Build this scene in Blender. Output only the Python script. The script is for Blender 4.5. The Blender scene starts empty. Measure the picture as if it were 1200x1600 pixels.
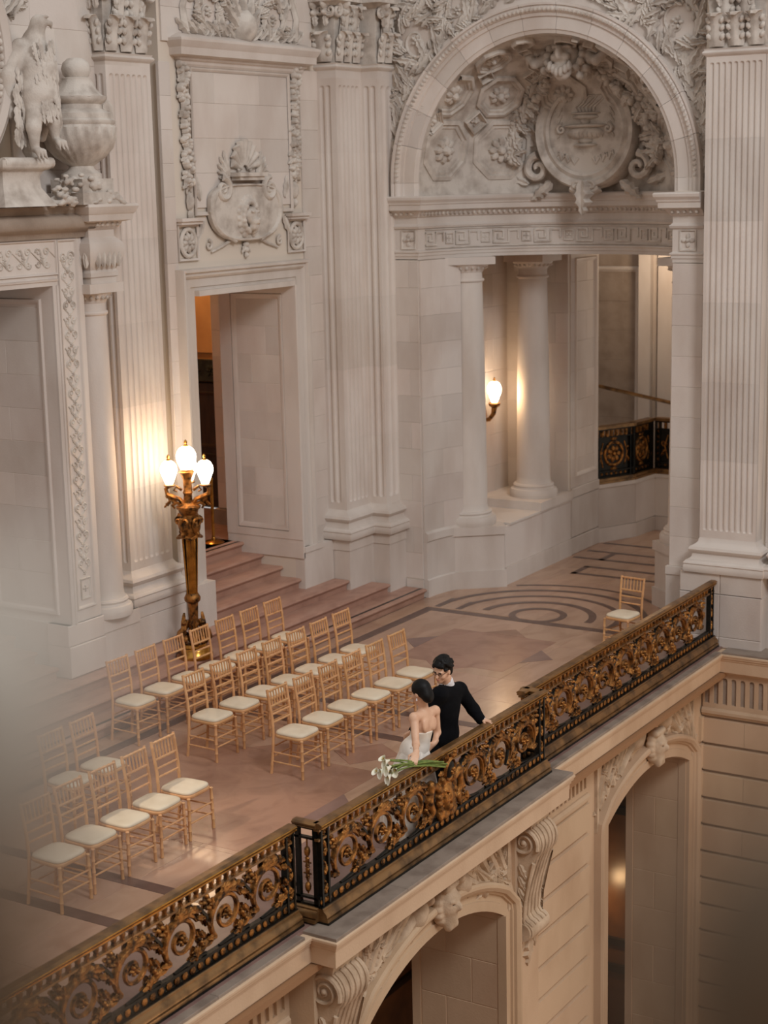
import bpy, math, random
import numpy as np
from math import sin, cos, pi, radians, sqrt, atan2, hypot
from mathutils import Vector, Matrix
random.seed(11)
C = bpy.context.scene.collection
SC = bpy.context.scene

# ---------------------------------------------------------------- camera
pitch, roll, yaw = radians(11.125), radians(-1.259), radians(31.852)
_f = Vector((cos(yaw)*cos(pitch), sin(yaw)*cos(pitch), -sin(pitch)))
_r = Vector((sin(yaw), -cos(yaw), 0)); _u = _r.cross(_f)
_r2 = cos(roll)*_r + sin(roll)*_u; _u2 = -sin(roll)*_r + cos(roll)*_u
cam = bpy.data.cameras.new('camera'); camo = bpy.data.objects.new('camera', cam); C.objects.link(camo)
cam.sensor_fit = 'VERTICAL'; cam.sensor_height = 36; cam.sensor_width = 27; cam.lens = 2635/1600*36
cam.clip_start = 0.05; cam.clip_end = 200
camo.matrix_world = Matrix(((_r2.x, _u2.x, -_f.x, 0), (_r2.y, _u2.y, -_f.y, 0), (_r2.z, _u2.z, -_f.z, 6.2), (0, 0, 0, 1)))
cam.dof.use_dof = True; cam.dof.focus_distance = 17.0; cam.dof.aperture_fstop = 1.8
SC.camera = camo
# ---------------------------------------------------------------- world, lights, exposure
w = bpy.data.worlds.new('world'); SC.world = w; w.use_nodes = True
bg = w.node_tree.nodes['Background']; bg.inputs[0].default_value = (1.0, 0.955, 0.915, 1); bg.inputs[1].default_value = 0.60
def area(name, loc, target, size, power, col):
    l = bpy.data.lights.new(name, 'AREA'); l.shape = 'DISK'; l.size = size; l.energy = power; l.color = col
    o = bpy.data.objects.new(name, l); C.objects.link(o); o.location = loc
    o.rotation_euler = (Vector(target)-Vector(loc)).to_track_quat('-Z', 'Y').to_euler(); return o
area('dome_daylight', (7.5, -6.0, 16.0), (18.5, 11, 3.0), 6.0, 1950, (0.98, 0.985, 1.0))
area('hall_lamplight', (18.5, -5.0, -4.0), (15, 8, -1.5), 3.0, 300, (1.0, 0.74, 0.50))
def point(name, loc, power, col, r=0.08):
    l = bpy.data.lights.new(name, 'POINT'); l.energy = power; l.color = col; l.shadow_soft_size = r
    o = bpy.data.objects.new(name, l); C.objects.link(o); o.location = loc; return o
WARM = (1.0, 0.62, 0.30)
SC.view_settings.view_transform = 'Standard'; SC.view_settings.look = 'None'
SC.view_settings.gamma = 1.0; SC.view_settings.use_curve_mapping = False
SC.view_settings.exposure = -0.06
l = bpy.data.lights.new('window_sunbeam', 'SPOT'); l.energy = 1250; l.color = (1.0, .84, .66); l.spot_size = radians(13); l.spot_blend = .45; l.shadow_soft_size = .10
o = bpy.data.objects.new('window_sunbeam', l); C.objects.link(o); o.location = (6.6, 12.4, 7.0); o.rotation_euler = (Vector((12.35, 9.45, 0))-Vector(o.location)).to_track_quat('-Z', 'Y').to_euler()

# ---------------------------------------------------------------- materials
MATS = {}
def lin(c): return tuple(((x/255)/12.92 if x/255 <= .04045 else ((x/255+.055)/1.055)**2.4) for x in c)
def mat(name, rgb, rough=.6, metal=0., var=.0, rvar=.0, scale=2., bump=0., bscale=30., rgb2=None, mixscale=(1, 1, 1), detail=5., emit=None, estr=0., coat=0., mixlo=.42, mixhi=.68, distort=0.):
    m = bpy.data.materials.new(name); m.use_nodes = True; nt = m.node_tree; N = nt.nodes; L = nt.links
    b = N['Principled BSDF']; b.inputs['Roughness'].default_value = rough; b.inputs['Metallic'].default_value = metal
    if coat: b.inputs['Coat Weight'].default_value = coat; b.inputs['Coat Roughness'].default_value = .15
    c1 = (*lin(rgb), 1); b.inputs['Base Color'].default_value = c1
    geo = N.new('ShaderNodeNewGeometry'); last = None
    if rgb2 is not None or var:
        mp = N.new('ShaderNodeMapping'); mp.inputs['Scale'].default_value = mixscale; L.new(geo.outputs['Position'], mp.inputs['Vector'])
        nz = N.new('ShaderNodeTexNoise'); nz.inputs['Scale'].default_value = scale; nz.inputs['Detail'].default_value = detail
        nz.inputs['Distortion'].default_value = distort
        L.new(mp.outputs[0], nz.inputs['Vector'])
        mr = N.new('ShaderNodeMapRange'); mr.inputs[1].default_value = mixlo; mr.inputs[2].default_value = mixhi
        L.new(nz.outputs['Fac'], mr.inputs[0])
        mx = N.new('ShaderNodeMix'); mx.data_type = 'RGBA'; mx.inputs[6].default_value = c1
        c2 = (*lin(rgb2), 1) if rgb2 is not None else tuple(max(0, x*(1-var)) for x in c1[:3])+(1,)
        mx.inputs[7].default_value = c2; L.new(mr.outputs[0], mx.inputs[0]); last = mx.outputs[2]
    if rvar:
        oi = N.new('ShaderNodeObjectInfo'); hs = N.new('ShaderNodeHueSaturation')
        mv = N.new('ShaderNodeMapRange'); mv.inputs[3].default_value = 1-rvar; mv.inputs[4].default_value = 1+rvar
        L.new(oi.outputs['Random'], mv.inputs[0]); L.new(mv.outputs[0], hs.inputs['Value'])
        mh = N.new('ShaderNodeMath'); mh.operation = 'MULTIPLY_ADD'; mh.inputs[1].default_value = 7.31; mh.inputs[2].default_value = .13
        fr = N.new('ShaderNodeMath'); fr.operation = 'FRACT'; L.new(oi.outputs['Random'], mh.inputs[0]); L.new(mh.outputs[0], fr.inputs[0])
        mq = N.new('ShaderNodeMapRange'); mq.inputs[3].default_value = .5-.09*rvar; mq.inputs[4].default_value = .5+.03*rvar
        L.new(fr.outputs[0], mq.inputs[0]); L.new(mq.outputs[0], hs.inputs['Hue'])
        if last: L.new(last, hs.inputs['Color'])
        else: hs.inputs['Color'].default_value = c1
        last = hs.outputs[0]
    if last: L.new(last, b.inputs['Base Color'])
    if bump:
        n2 = N.new('ShaderNodeTexNoise'); n2.inputs['Scale'].default_value = bscale; n2.inputs['Detail'].default_value = 4
        L.new(geo.outputs['Position'], n2.inputs['Vector'])
        bp = N.new('ShaderNodeBump'); bp.inputs['Strength'].default_value = bump; bp.inputs['Distance'].default_value = .02
        L.new(n2.outputs['Fac'], bp.inputs['Height']); L.new(bp.outputs[0], b.inputs['Normal'])
    if emit: b.inputs['Emission Color'].default_value = (*emit, 1); b.inputs['Emission Strength'].default_value = estr
    MATS[name] = m; return m
STONE = mat('limestone', (214, 205, 197), .75, rgb2=(197, 185, 175), scale=1.6, mixscale=(1, 1, .35), rvar=.05, bump=.12, bscale=45)
BLOCK = mat('limestone_block', (214, 205, 197), .75, rgb2=(199, 186, 176), scale=1.4, mixscale=(1, 1, .5), rvar=.075, bump=.12, bscale=45)
CARVE = mat('carved_limestone', (210, 202, 193), .8, rgb2=(172, 161, 151), scale=5, bump=.25, bscale=60)
JOINT = mat('pale_mortar', (214, 203, 190), .9)
CARVT = mat('carved_tan_limestone', (204, 182, 156), .8, rgb2=(172, 148, 122), scale=5, bump=.25, bscale=60)
SHADE = mat('shaded_limestone', (164, 148, 134), .85, rgb2=(146, 130, 116), scale=3, bump=.3, bscale=40)  # same limestone, darkened so that its colour carries the shade
TAN = mat('tan_limestone', (204, 178, 148), .75, rgb2=(188, 160, 130), scale=1.5, mixscale=(1, 1, .5), rvar=.05, bump=.12, bscale=45)
LEDGE = mat('grey_ledge_stone', (146, 132, 120), .6, rgb2=(122, 108, 97), scale=4, bump=.15)
MARBLE = mat('pink_marble', (186, 153, 129), .22, rgb2=(168, 134, 111), scale=1.2, mixscale=(1, 2.2, 1), rvar=.05, distort=1.2, detail=7)
MARBLE_D = mat('brown_marble', (164, 126, 106), .24, rgb2=(146, 110, 92), scale=2.5, rvar=.04, distort=1.0)
BAND = mat('dark_mauve_marble', (104, 80, 72), .28, rgb2=(86, 66, 60), scale=6)
MAUVE = mat('mauve_marble', (136, 108, 100), .3, rgb2=(120, 94, 88), scale=4)
STEPM = mat('rose_step_marble', (178, 140, 122), .38, rgb2=(160, 122, 106), scale=2.5, mixscale=(1, 2, 1), distort=.8, rvar=.03)
BLACKM = mat('black_marble', (26, 22, 20), .3)
GOLD = mat('gilt_bronze', (170, 116, 58), .38, .75, rgb2=(46, 31, 19), scale=16, bump=.35, bscale=90, mixlo=.40, mixhi=.66)
BRASS = mat('polished_brass', (196, 146, 70), .25, .95, rgb2=(150, 104, 46), scale=9)
BRONZE = mat('dark_bronze', (44, 40, 34), .42, .7, rgb2=(22, 26, 26), scale=8, bump=.15)
RAIL = mat('worn_bronze_rail', (146, 110, 70), .34, .65, rgb2=(88, 66, 44), scale=6)
WOOD = mat('honey_beech', (216, 166, 116), .42, rgb2=(200, 148, 98), scale=9, mixscale=(1, 1, .25), rvar=.05)
CUSH = mat('ivory_cushion', (226, 212, 188), .55, rgb2=(216, 200, 174), scale=5, rvar=.03)
GLASS = mat('glowing_frosted_glass', (255, 244, 226), .4, emit=(1.0, .86, .66), estr=9.)
SUIT = mat('black_suit_cloth', (13, 14, 18), .95, rgb2=(8, 9, 12), scale=20)
SHIRT = mat('white_shirt_cotton', (226, 226, 230), .8)
SKIN = mat('skin', (226, 184, 154), .5, rgb2=(214, 168, 138), scale=12)
SUIT.node_tree.nodes['Principled BSDF'].inputs['Specular IOR Level'].default_value = .15
LIPM = mat('lip', (176, 100, 90), .5)
EYEM = mat('dark_eye', (24, 18, 16), .3)
HAIR = mat('black_hair', (9, 8, 8), .55, rgb2=(18, 15, 14), scale=60)
HAIR.node_tree.nodes['Principled BSDF'].inputs['Specular IOR Level'].default_value = .25
DRESS = mat('white_satin', (246, 240, 230), .5, rgb2=(226, 214, 200), scale=7)
PETAL = mat('white_petal', (242, 238, 224), .5, rgb2=(226, 226, 200), scale=20)
STEMG = mat('green_stem', (118, 134, 62), .5, rgb2=(86, 108, 46), scale=25)
SPADIX = mat('yellow_spadix', (214, 176, 70), .6)
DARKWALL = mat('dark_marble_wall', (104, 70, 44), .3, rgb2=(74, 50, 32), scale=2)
DOORW = mat('dark_oak', (58, 38, 24), .5, rgb2=(42, 28, 18), scale=5, mixscale=(3, 3, .4))
GREENB = mat('verdigris_bronze', (58, 60, 48), .5, .5, rgb2=(38, 40, 34), scale=9)
NEARBRONZE = mat('near_brown_bronze', (92, 74, 54), .6, .2)
NEARSTONE = mat('near_grey_stone', (190, 184, 174), .8, rgb2=(150, 142, 130), scale=20)
OCHRE = mat('ochre_plaster', (206, 158, 104), .8, rgb2=(190, 142, 92), scale=2)
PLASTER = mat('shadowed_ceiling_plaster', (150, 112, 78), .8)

# ---------------------------------------------------------------- mesh helpers
class MB:
    def __init__(s, f=None): s.v = []; s.f = []; s.map = f
    def add(s, vs, fs):
        n = len(s.v)
        if s.map: vs = [s.map(*p) for p in vs]
        s.v.extend([tuple(p) for p in vs]); s.f.extend([tuple(i+n for i in q) for q in fs])
    def box(s, x0, x1, y0, y1, z0, z1):
        s.add([(x0, y0, z0), (x1, y0, z0), (x1, y1, z0), (x0, y1, z0), (x0, y0, z1), (x1, y0, z1), (x1, y1, z1), (x0, y1, z1)],
              [(0, 3, 2, 1), (4, 5, 6, 7), (0, 1, 5, 4), (1, 2, 6, 5), (2, 3, 7, 6), (3, 0, 4, 7)])
    def slabf(s, a0, a1, b0, b1, c0, c1, ch):
        # block with a chamfered front; a, b span the face, c is the outward direction (front at c1)
        vs = [(a0, b0, c0), (a1, b0, c0), (a1, b1, c0), (a0, b1, c0), (a0, b0, c1-ch), (a1, b0, c1-ch), (a1, b1, c1-ch), (a0, b1, c1-ch),
              (a0+ch, b0+ch, c1), (a1-ch, b0+ch, c1), (a1-ch, b1-ch, c1), (a0+ch, b1-ch, c1)]
        fs = [(0, 3, 2, 1), (8, 9, 10, 11)]
        for i in range(4):
            j = (i+1) % 4; fs += [(i, j, 4+j, 4+i), (4+i, 4+j, 8+j, 8+i)]
        s.add(vs, fs)
    def prism(s, poly, z0, z1):
        n = len(poly); s.add([(x, y, z0) for x, y in poly]+[(x, y, z1) for x, y in poly],
              [tuple(range(n-1, -1, -1)), tuple(range(n, 2*n))]+[(i, (i+1) % n, n+(i+1) % n, n+i) for i in range(n)])
    def strip(s, rows, close_u=False, cap=False):
        m = len(rows[0]); vs = [p for r in rows for p in r]; fs = []
        for i in range(len(rows)-1):
            for j in range(m if close_u else m-1):
                k = (j+1) % m; fs.append((i*m+j, i*m+k, (i+1)*m+k, (i+1)*m+j))
        if cap: fs.append(tuple(range(m-1, -1, -1))); fs.append(tuple((len(rows)-1)*m+j for j in range(m)))
        s.add(vs, fs)
    def lathe(s, prof, n=24, cx=0, cy=0, flute=None):
        rows = []
        for r, z in prof:
            row = []
            for k in range(n):
                a = 2*pi*k/n; rr = r*(1+(flute(a, z) if flute else 0)); row.append((cx+rr*cos(a), cy+rr*sin(a), z))
            rows.append(row)
        s.strip(rows, True, True)
    def tube(s, pts, rad, n=8, cap=True):
        pts = [Vector(p) for p in pts]; m = len(pts)
        rad = [rad]*m if isinstance(rad, (int, float)) else rad
        t0 = (pts[1]-pts[0]).normalized(); ref = Vector((0, 0, 1)) if abs(t0.z) < .9 else Vector((1, 0, 0))
        nrm = (ref-t0*ref.dot(t0)).normalized(); rows = []
        for i in range(m):
            t = (pts[min(i+1, m-1)]-pts[max(i-1, 0)]).normalized()
            nrm = (nrm-t*nrm.dot(t)); nrm = nrm.normalized() if nrm.length > 1e-6 else t.orthogonal().normalized()
            bn = t.cross(nrm); rows.append([tuple(pts[i]+(nrm*cos(2*pi*k/n)+bn*sin(2*pi*k/n))*rad[i]) for k in range(n)])
        s.strip(rows, True, cap)
    def sweep(s, path, prof, closed=False):
        # mould: path is plan (x, y); prof is (out, z); outward is to the right of the walking direction
        m = len(path); rows = []
        for i in range(m):
            p = Vector(path[i]); a = path[i-1] if (i > 0 or closed) else None; b = path[(i+1) % m] if (i < m-1 or closed) else None
            d1 = (p-Vector(a)).normalized() if a is not None else None; d2 = (Vector(b)-p).normalized() if b is not None else None
            d1 = d1 or d2; d2 = d2 or d1
            n1 = Vector((d1.y, -d1.x)); n2 = Vector((d2.y, -d2.x)); nn = n1+n2
            nn = nn/max(nn.length_squared/2, .2) if nn.length > 1e-6 else n1
            rows.append([(p.x+nn.x*o, p.y+nn.y*o, z) for o, z in prof])
        if closed: rows.append(rows[0])
        s.strip(rows, True, not closed)
    # ---- relief carving in a face's own (a, b) plane, c outwards
    def stem(s, pts, r0, r1, h=1., n=5, c=0.):
        m = len(pts); rows = []
        for i in range(m):
            x, y = pts[i]; ax, ay = pts[max(i-1, 0)]; bx, by = pts[min(i+1, m-1)]
            d = hypot(bx-ax, by-ay) or 1; nx, ny = -(by-ay)/d, (bx-ax)/d; r = r0+(r1-r0)*i/(m-1)
            rows.append([(x+nx*r*cos(pi*k/(n-1)), y+ny*r*cos(pi*k/(n-1)), c+r*h*sin(pi*k/(n-1))) for k in range(n)])
        s.strip(rows, False, False)
        s.add([rows[0][k] for k in range(n)], [tuple(range(n))]); s.add([rows[-1][k] for k in range(n)], [tuple(range(n-1, -1, -1))])
    def spiral(s, cx, cy, R, turns, a0, dr, r0, r1, h=1., rin=.12, n=5, steps=14, c=0.):
        k = int(steps*turns); pts = []
        for i in range(k+1):
            t = i/k; a = a0+dr*2*pi*turns*t; q = R*(1-t*(1-rin)); pts.append((cx+q*cos(a), cy+q*sin(a)))
        s.stem(pts, r0, r1, h, n, c); return pts
    def bud(s, x, y, rx, ry, rot=0., h=.02, n=8, m=3, c=0.):
        rows = []; cr, sr = cos(rot), sin(rot)
        for i in range(m):
            e = (pi/2)*i/m; q = cos(e); row = []
            for k in range(n):
                a = 2*pi*k/n; px, py = rx*q*cos(a), ry*q*sin(a); row.append((x+px*cr-py*sr, y+px*sr+py*cr, c+h*sin(e)))
            rows.append(row)
        vs = [p for r in rows for p in r]+[(x, y, c+h)]; fs = []
        for i in range(m-1):
            for k in range(n): fs.append((i*n+k, i*n+(k+1) % n, (i+1)*n+(k+1) % n, (i+1)*n+k))
        for k in range(n): fs.append(((m-1)*n+k, (m-1)*n+(k+1) % n, m*n))
        s.add(vs, fs)
    def leaf(s, x, y, ang, ln, wd, h=.02, lobes=3, c=0., curl=0.):
        L = [(0, .18)]
        for i in range(lobes):
            t = (i+.55)/(lobes+.2); ww = sin(pi*min(t*.9+.12, 1))**.8
            L += [(t-.28/lobes, ww*.62), (t+.12/lobes, ww)]
        L.append((1., .03)); vs = []; fs = []; ca, sa = cos(ang), sin(ang); k = len(L)
        for t, ww in L:
            zc = h*(.35+.65*sin(pi*min(t*.8+.15, 1)))+curl*t*t
            bend = 0.
            for sd, q, zz in ((-1, 1., c), (-1, .5, zc*.75+c), (0, 0, zc*.55+c), (1, .5, zc*.75+c), (1, 1., c)):
                px, py = t*ln, sd*q*ww*wd/2; vs.append((x+px*ca-py*sa, y+px*sa+py*ca, zz+(curl*t*t if q == 1. else 0)))
        for i in range(k-1):
            for j in range(4): fs.append((i*5+j, (i+1)*5+j, (i+1)*5+j+1, i*5+j+1))
        s.add(vs, fs)
    def rosette(s, x, y, r, n=6, h=.03, c=0.):
        for k in range(n):
            a = 2*pi*k/n; s.bud(x+cos(a)*r*.58, y+sin(a)*r*.58, r*.42, r*.3, a, h*.8, 7, 2, c)
        s.bud(x, y, r*.26, r*.26, 0, h*1.15, 8, 2, c)
    def ring(s, x, y, rx, ry, w, h, n=40, c=0., prof=5):
        rows = []
        for i in range(n+1):
            a = 2*pi*i/n
            rows.append([(x+(rx+w*cos(pi*k/(prof-1)))*cos(a), y+(ry+w*cos(pi*k/(prof-1)))*sin(a), c+h*sin(pi*k/(prof-1))) for k in range(prof)])
        s.strip(rows)
    def frame(s, a0, a1, b0, b1, w, h, c=0.):
        P = [(a0, b0), (a1, b0), (a1, b1), (a0, b1), (a0, b0)]; sg = [(1, 1), (-1, 1), (-1, -1), (1, -1), (1, 1)]
        pr = [(0, 0), (w*.15, h), (w*.55, h*.8), (w*.75, h*.3), (w, 0)]
        s.strip([[(p[0]+q[0]*o, p[1]+q[1]*o, c+z) for o, z in pr] for p, q in zip(P, sg)])
    def acanthus(s, x, y, ang, ln, wd, h, c=0.):
        s.leaf(x, y, ang, ln, wd, h, 4, c, curl=h*.8)

def P3(o, u, v, n):
    o, u, v, n = Vector(o), Vector(u), Vector(v), Vector(n)
    return lambda a, b, c: tuple(o+u*a+v*b+n*c)
def BACK(x0, y, z0): return P3((x0, y, z0), (1, 0, 0), (0, 0, 1), (0, -1, 0))     # faces -Y
def ENDW(x, y0, z0): return P3((x, y0, z0), (0, -1, 0), (0, 0, 1), (-1, 0, 0))    # faces -X

def meta(o, label=None, cat=None, group=None, kind=None):
    if label: o['label'] = label
    if cat: o['category'] = cat
    if group: o['group'] = group
    if kind: o['kind'] = kind
    return o
def thing(name, label, cat, loc=(0, 0, 0), rz=0., group=None, kind=None):
    o = bpy.data.objects.new(name, None); C.objects.link(o); o.location = loc; o.rotation_euler = (0, 0, rz)
    o.empty_display_size = .1; return meta(o, label, cat, group, kind)
def base_loc(o):
    l = Vector((0, 0, 0))
    while o: l += o.location; o = o.parent
    return l
def mesh(name, mb, m, smooth=35, off=None):
    me = bpy.data.meshes.new(name); v = mb.v
    if off is not None: v = [(p[0]-off[0], p[1]-off[1], p[2]-off[2]) for p in v]
    me.from_pydata(v, [], mb.f); me.materials.append(m)
    if smooth:
        me.shade_smooth() if hasattr(me, 'shade_smooth') else None
        me.set_sharp_from_angle(angle=radians(smooth))
    return me
def part(name, mb, m, parent=None, smooth=35, local=False, label=None, kind=None, loc=None):
    """one mesh object; vertices are in world metres unless local"""
    off = None if local else (base_loc(parent) if parent else None)
    if loc is not None: off = Vector(loc)
    o = bpy.data.objects.new(name, mesh(name, mb, m, smooth, off)); C.objects.link(o); o.parent = parent
    if loc is not None: o.location = Vector(loc)-(base_loc(parent) if parent else Vector((0, 0, 0)))
    if label: o['label'] = label
    if kind or name in ('egg_moulding', 'leaf_moulding', 'leaf_border', 'feathers', 'transom_rosettes'): o['kind'] = kind or 'stuff'
    return o
def inst(o, parent, loc, rot=None, scale=None):
    c = o.copy(); C.objects.link(c); c.parent = parent; c.location = loc
    if rot is not None: c.rotation_euler = rot
    if scale is not None: c.scale = scale
    return c
def struct(name, mb, m, smooth=35, label=None, loc=None):
    o = part(name, mb, m, None, smooth, loc=loc); o['kind'] = 'structure'
    if label: o['label'] = label
    return o
def dup(root, loc, rz, label=None):
    r = root.copy(); C.objects.link(r); r.location = loc; r.rotation_euler = (0, 0, rz)
    if label: r['label'] = label
    for ch in root.children:
        c = ch.copy(); C.objects.link(c); c.parent = r
        for g in ch.children:
            d = g.copy(); C.objects.link(d); d.parent = c
    return r
def blocks(parent, mp, a0, a1, b0, b1, m=BLOCK, course=.4, length=.8, depth=.05, gap=.0008, ch=.0045, holes=(), phase=0, name='stone_block', clip=None, fn=None):
    """ashlar: every block its own object, laid in half bond; holes are (a0, a1, b0, b1) left open"""
    nb = max(1, round((b1-b0)/course)); hb = (b1-b0)/nb; made = []
    for j in range(nb):
        y0, y1 = b0+j*hb, b0+(j+1)*hb
        edges = [a0]; x = a0+length*(.5 if (j+phase) % 2 else 1.)
        while x < a1-length*.3: edges.append(x); x += length
        edges.append(a1)
        for x0, x1 in zip(edges[:-1], edges[1:]):
            segs = [(x0, x1)]
            for h in holes:
                if h[2] < y1-.03 and h[3] > y0+.03:
                    out = []
                    for s0, s1 in segs:
                        if h[0] >= s1 or h[1] <= s0: out.append((s0, s1)); continue
                        if h[0] > s0: out.append((s0, h[0]))
                        if h[1] < s1: out.append((h[1], s1))
                    segs = out
            for s0, s1 in segs:
                if s1-s0 < .06: continue
                q = MB(mp); q.slabf(s0+gap/2, s1-gap/2, y0+gap/2, y1-gap/2, -.01, depth+random.uniform(-.0012, .0012), ch)
                made.append(part(name, q, m, parent, 0))
    return made

# ---------------------------------------------------------------- organic surfaces (signed distance, surface nets)
def surface_nets(F, lo, h):
    S = F < 0; nx, ny, nz = F.shape; cnt = np.zeros((nx-1, ny-1, nz-1)); acc = np.zeros((nx-1, ny-1, nz-1, 3))
    def sl(a, d): return slice(d, a-1+d)
    for ax in range(3):
        for d1 in (0, 1):
            for d2 in (0, 1):
                o0 = [0, 0, 0]; o1 = [0, 0, 0]; oth = [i for i in range(3) if i != ax]
                o0[oth[0]] = o1[oth[0]] = d1; o0[oth[1]] = o1[oth[1]] = d2; o1[ax] = 1
                i0 = (sl(nx, o0[0]), sl(ny, o0[1]), sl(nz, o0[2])); i1 = (sl(nx, o1[0]), sl(ny, o1[1]), sl(nz, o1[2]))
                f0, f1 = F[i0], F[i1]; cr = S[i0] != S[i1]
                t = np.where(cr, f0/np.where(cr, f0-f1, 1), 0); cnt += cr
                for k in range(3):
                    acc[..., k] += cr*((t if k == ax else o0[k]))
    act = cnt > 0; idx = -np.ones(act.shape, int); idx[act] = np.arange(act.sum())
    cells = np.argwhere(act); V = (cells+acc[act]/cnt[act][:, None])*h+np.array(lo); faces = []
    for ax in range(3):
        b, c = [(1, 2), (2, 0), (0, 1)][ax]
        n = [nx, ny, nz]; i0 = [slice(1, n[k]-1) for k in range(3)]; i0[ax] = slice(0, n[ax]-1); i1 = list(i0); i1[ax] = slice(1, n[ax])
        s0, s1 = S[tuple(i0)], S[tuple(i1)]; E = np.argwhere(s0 != s1)
        if not len(E): continue
        flip = s0[tuple(E.T)]; base = E.copy()
        for k in range(3):
            if k != ax: base[:, k] += 1
        def g(db, dc):
            q = base.copy(); q[:, b] -= db; q[:, c] -= dc; return idx[tuple(q.T)]
        q = np.stack([g(1, 1), g(0, 1), g(0, 0), g(1, 0)], 1); q[~flip] = q[~flip][:, ::-1]; faces.append(q)
    return V, np.concatenate(faces)
class SDF:
    def __init__(s, lo, hi, h):
        s.lo = np.array(lo, float); s.h = h; s.n = np.ceil((np.array(hi)-s.lo)/h).astype(int)+1
        s.F = np.full(tuple(s.n), .3, np.float32)
        s.ax = [s.lo[i]+np.arange(s.n[i])*h for i in range(3)]
    def _win(s, lo, hi):
        i0 = np.clip(((np.array(lo)-s.lo)/s.h).astype(int)-1, 0, s.n-1); i1 = np.clip(((np.array(hi)-s.lo)/s.h).astype(int)+2, 1, s.n)
        i1 = np.maximum(i1, i0+1)
        w = tuple(slice(a, b) for a, b in zip(i0, i1))
        return w, np.stack(np.meshgrid(*[s.ax[i][w[i]] for i in range(3)], indexing='ij'), -1)
    def _mix(s, w, d, k, sub=False):
        f = s.F[w]
        if sub:
            hh = np.clip(.5-.5*(f+d)/k, 0, 1); s.F[w] = f*(1-hh)-d*hh+k*hh*(1-hh)
        else:
            hh = np.clip(.5+.5*(f-d)/k, 0, 1); s.F[w] = f*(1-hh)+d*hh-k*hh*(1-hh)
    def cap(s, a, b, r0, r1=None, k=.02, sub=False, flat=None):
        r1 = r0 if r1 is None else r1; a = np.array(a, float); b = np.array(b, float); m = max(r0, r1)+k+.04
        w, P = s._win(np.minimum(a, b)-m, np.maximum(a, b)+m); ab = b-a; L = max(ab@ab, 1e-9)
        t = np.clip(((P-a)@ab)/L, 0, 1); s._mix(w, np.linalg.norm(P-a-t[..., None]*ab, axis=-1)-(r0+t*(r1-r0)), k, sub); return s
    def chain(s, pts, rad, k=.02):
        for i in range(len(pts)-1): s.cap(pts[i], pts[i+1], rad[i], rad[i+1], k)
        return s
    def ell(s, c, r, k=.02, R=None, sub=False):
        c = np.array(c, float); r = np.array(r, float); m = r.max()+k+.04; w, P = s._win(c-m, c+m); q = P-c
        if R is not None: q = q@np.array(R)
        k0 = np.linalg.norm(q/r, axis=-1); k1 = np.linalg.norm(q/(r*r), axis=-1)+1e-9
        s._mix(w, k0*(k0-1)/k1, k, sub); return s
    def cut(s, n, d):
        """keep the side where n.p < d"""
        n = np.array(n, float); G = s.ax[0][:, None, None]*n[0]+s.ax[1][None, :, None]*n[1]+s.ax[2][None, None, :]*n[2]-d
        s.F = np.maximum(s.F, G); return s
    def mb(s):
        # pad so that the surface closes
        F = np.pad(s.F, 1, constant_values=.3); V, Q = surface_nets(F, s.lo-s.h, s.h)
        m = MB(); m.v = [tuple(p) for p in V.tolist()]; m.f = [tuple(q) for q in Q.tolist()]; return m
def rotz(a): return np.array([[cos(a), -sin(a), 0], [sin(a), cos(a), 0], [0, 0, 1]])
# ================================================================ floor
q = MB(); q.box(6.5, 30, 7.70, 12.6, -.30, -.02); q.box(21.2, 30, 8.3, 13.2, -.3, -.021)
floor = struct('floor', q, JOINT, 0, 'pink and brown marble gallery floor behind the bronze balustrade')
def tile(x0, x1, y0, y1, m=MARBLE):
    t = MB(P3((0, 0, -.021), (1, 0, 0), (0, 1, 0), (0, 0, 1))); t.slabf(x0+.0015, x1-.0015, y0+.0015, y1-.0015, -.005, .021, .0015)
    return part('marble_tile', t, m, floor, 0)
def grid(x0, x1, y0, y1, nx, ny, m=MARBLE):
    for i in range(nx):
        for j in range(ny): tile(x0+(x1-x0)*i/nx, x0+(x1-x0)*(i+1)/nx, y0+(y1-y0)*j/ny, y0+(y1-y0)*(j+1)/ny, m)
def flat(poly, m, name='inlay', z=.0015):
    t = MB(); t.prism(poly, -.004, z); return part(name, t, m, floor, 0)
def rect(x0, x1, y0, y1, m, name='inlay_band', z=.0015): return flat([(x0, y0), (x1, y0), (x1, y1), (x0, y1)], m, name, z)
YB0, YB1 = 8.75, 12.1           # field between the front border and the wall band
for x0, x1, n in ((6.6, 10.14, 4), (10.29, 10.90, 1), (11.05, 15.46, 5), (15.61, 16.28, 1), (16.43, 20.72, 5)):
    grid(x0, x1, YB0, YB1, n, 4)
grid(6.6, 20.9, 12.25, 12.54, 12, 1); grid(6.6, 20.9, 7.66, YB0-.001, 14, 1, MAUVE)
for x in (10.14, 10.90, 15.46, 16.28, 20.72): rect(x, x+.15, YB0, 12.1, BAND)
rect(6.6, 20.87, 12.1, 12.25, BAND)
def star(cx, cy, r):
    h = r/sqrt(2); flat([(cx-h, cy-h), (cx+h, cy-h), (cx+h, cy+h), (cx-h, cy+h)], MARBLE_D, 'inlay_square')
    for k in range(4):
        a = pi/2*k; c, s_ = cos(a), sin(a); e = r-h
        pts = [(r, 0), (h, e), (h, -e)]; flat([(cx+x*c-y*s_, cy+x*s_+y*c) for x, y in pts][::-1][::-1], MAUVE if k % 2 else MARBLE_D, 'inlay_triangle', .003)
    pass
star(19.2, 10.5, 1.12); star(13.25, 10.35, 1.75)
flat([(14.55, 9.55), (15.05, 9.2), (15.3, 9.6), (14.85, 9.95)], MARBLE_D, 'inlay_square', .0035)
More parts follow.
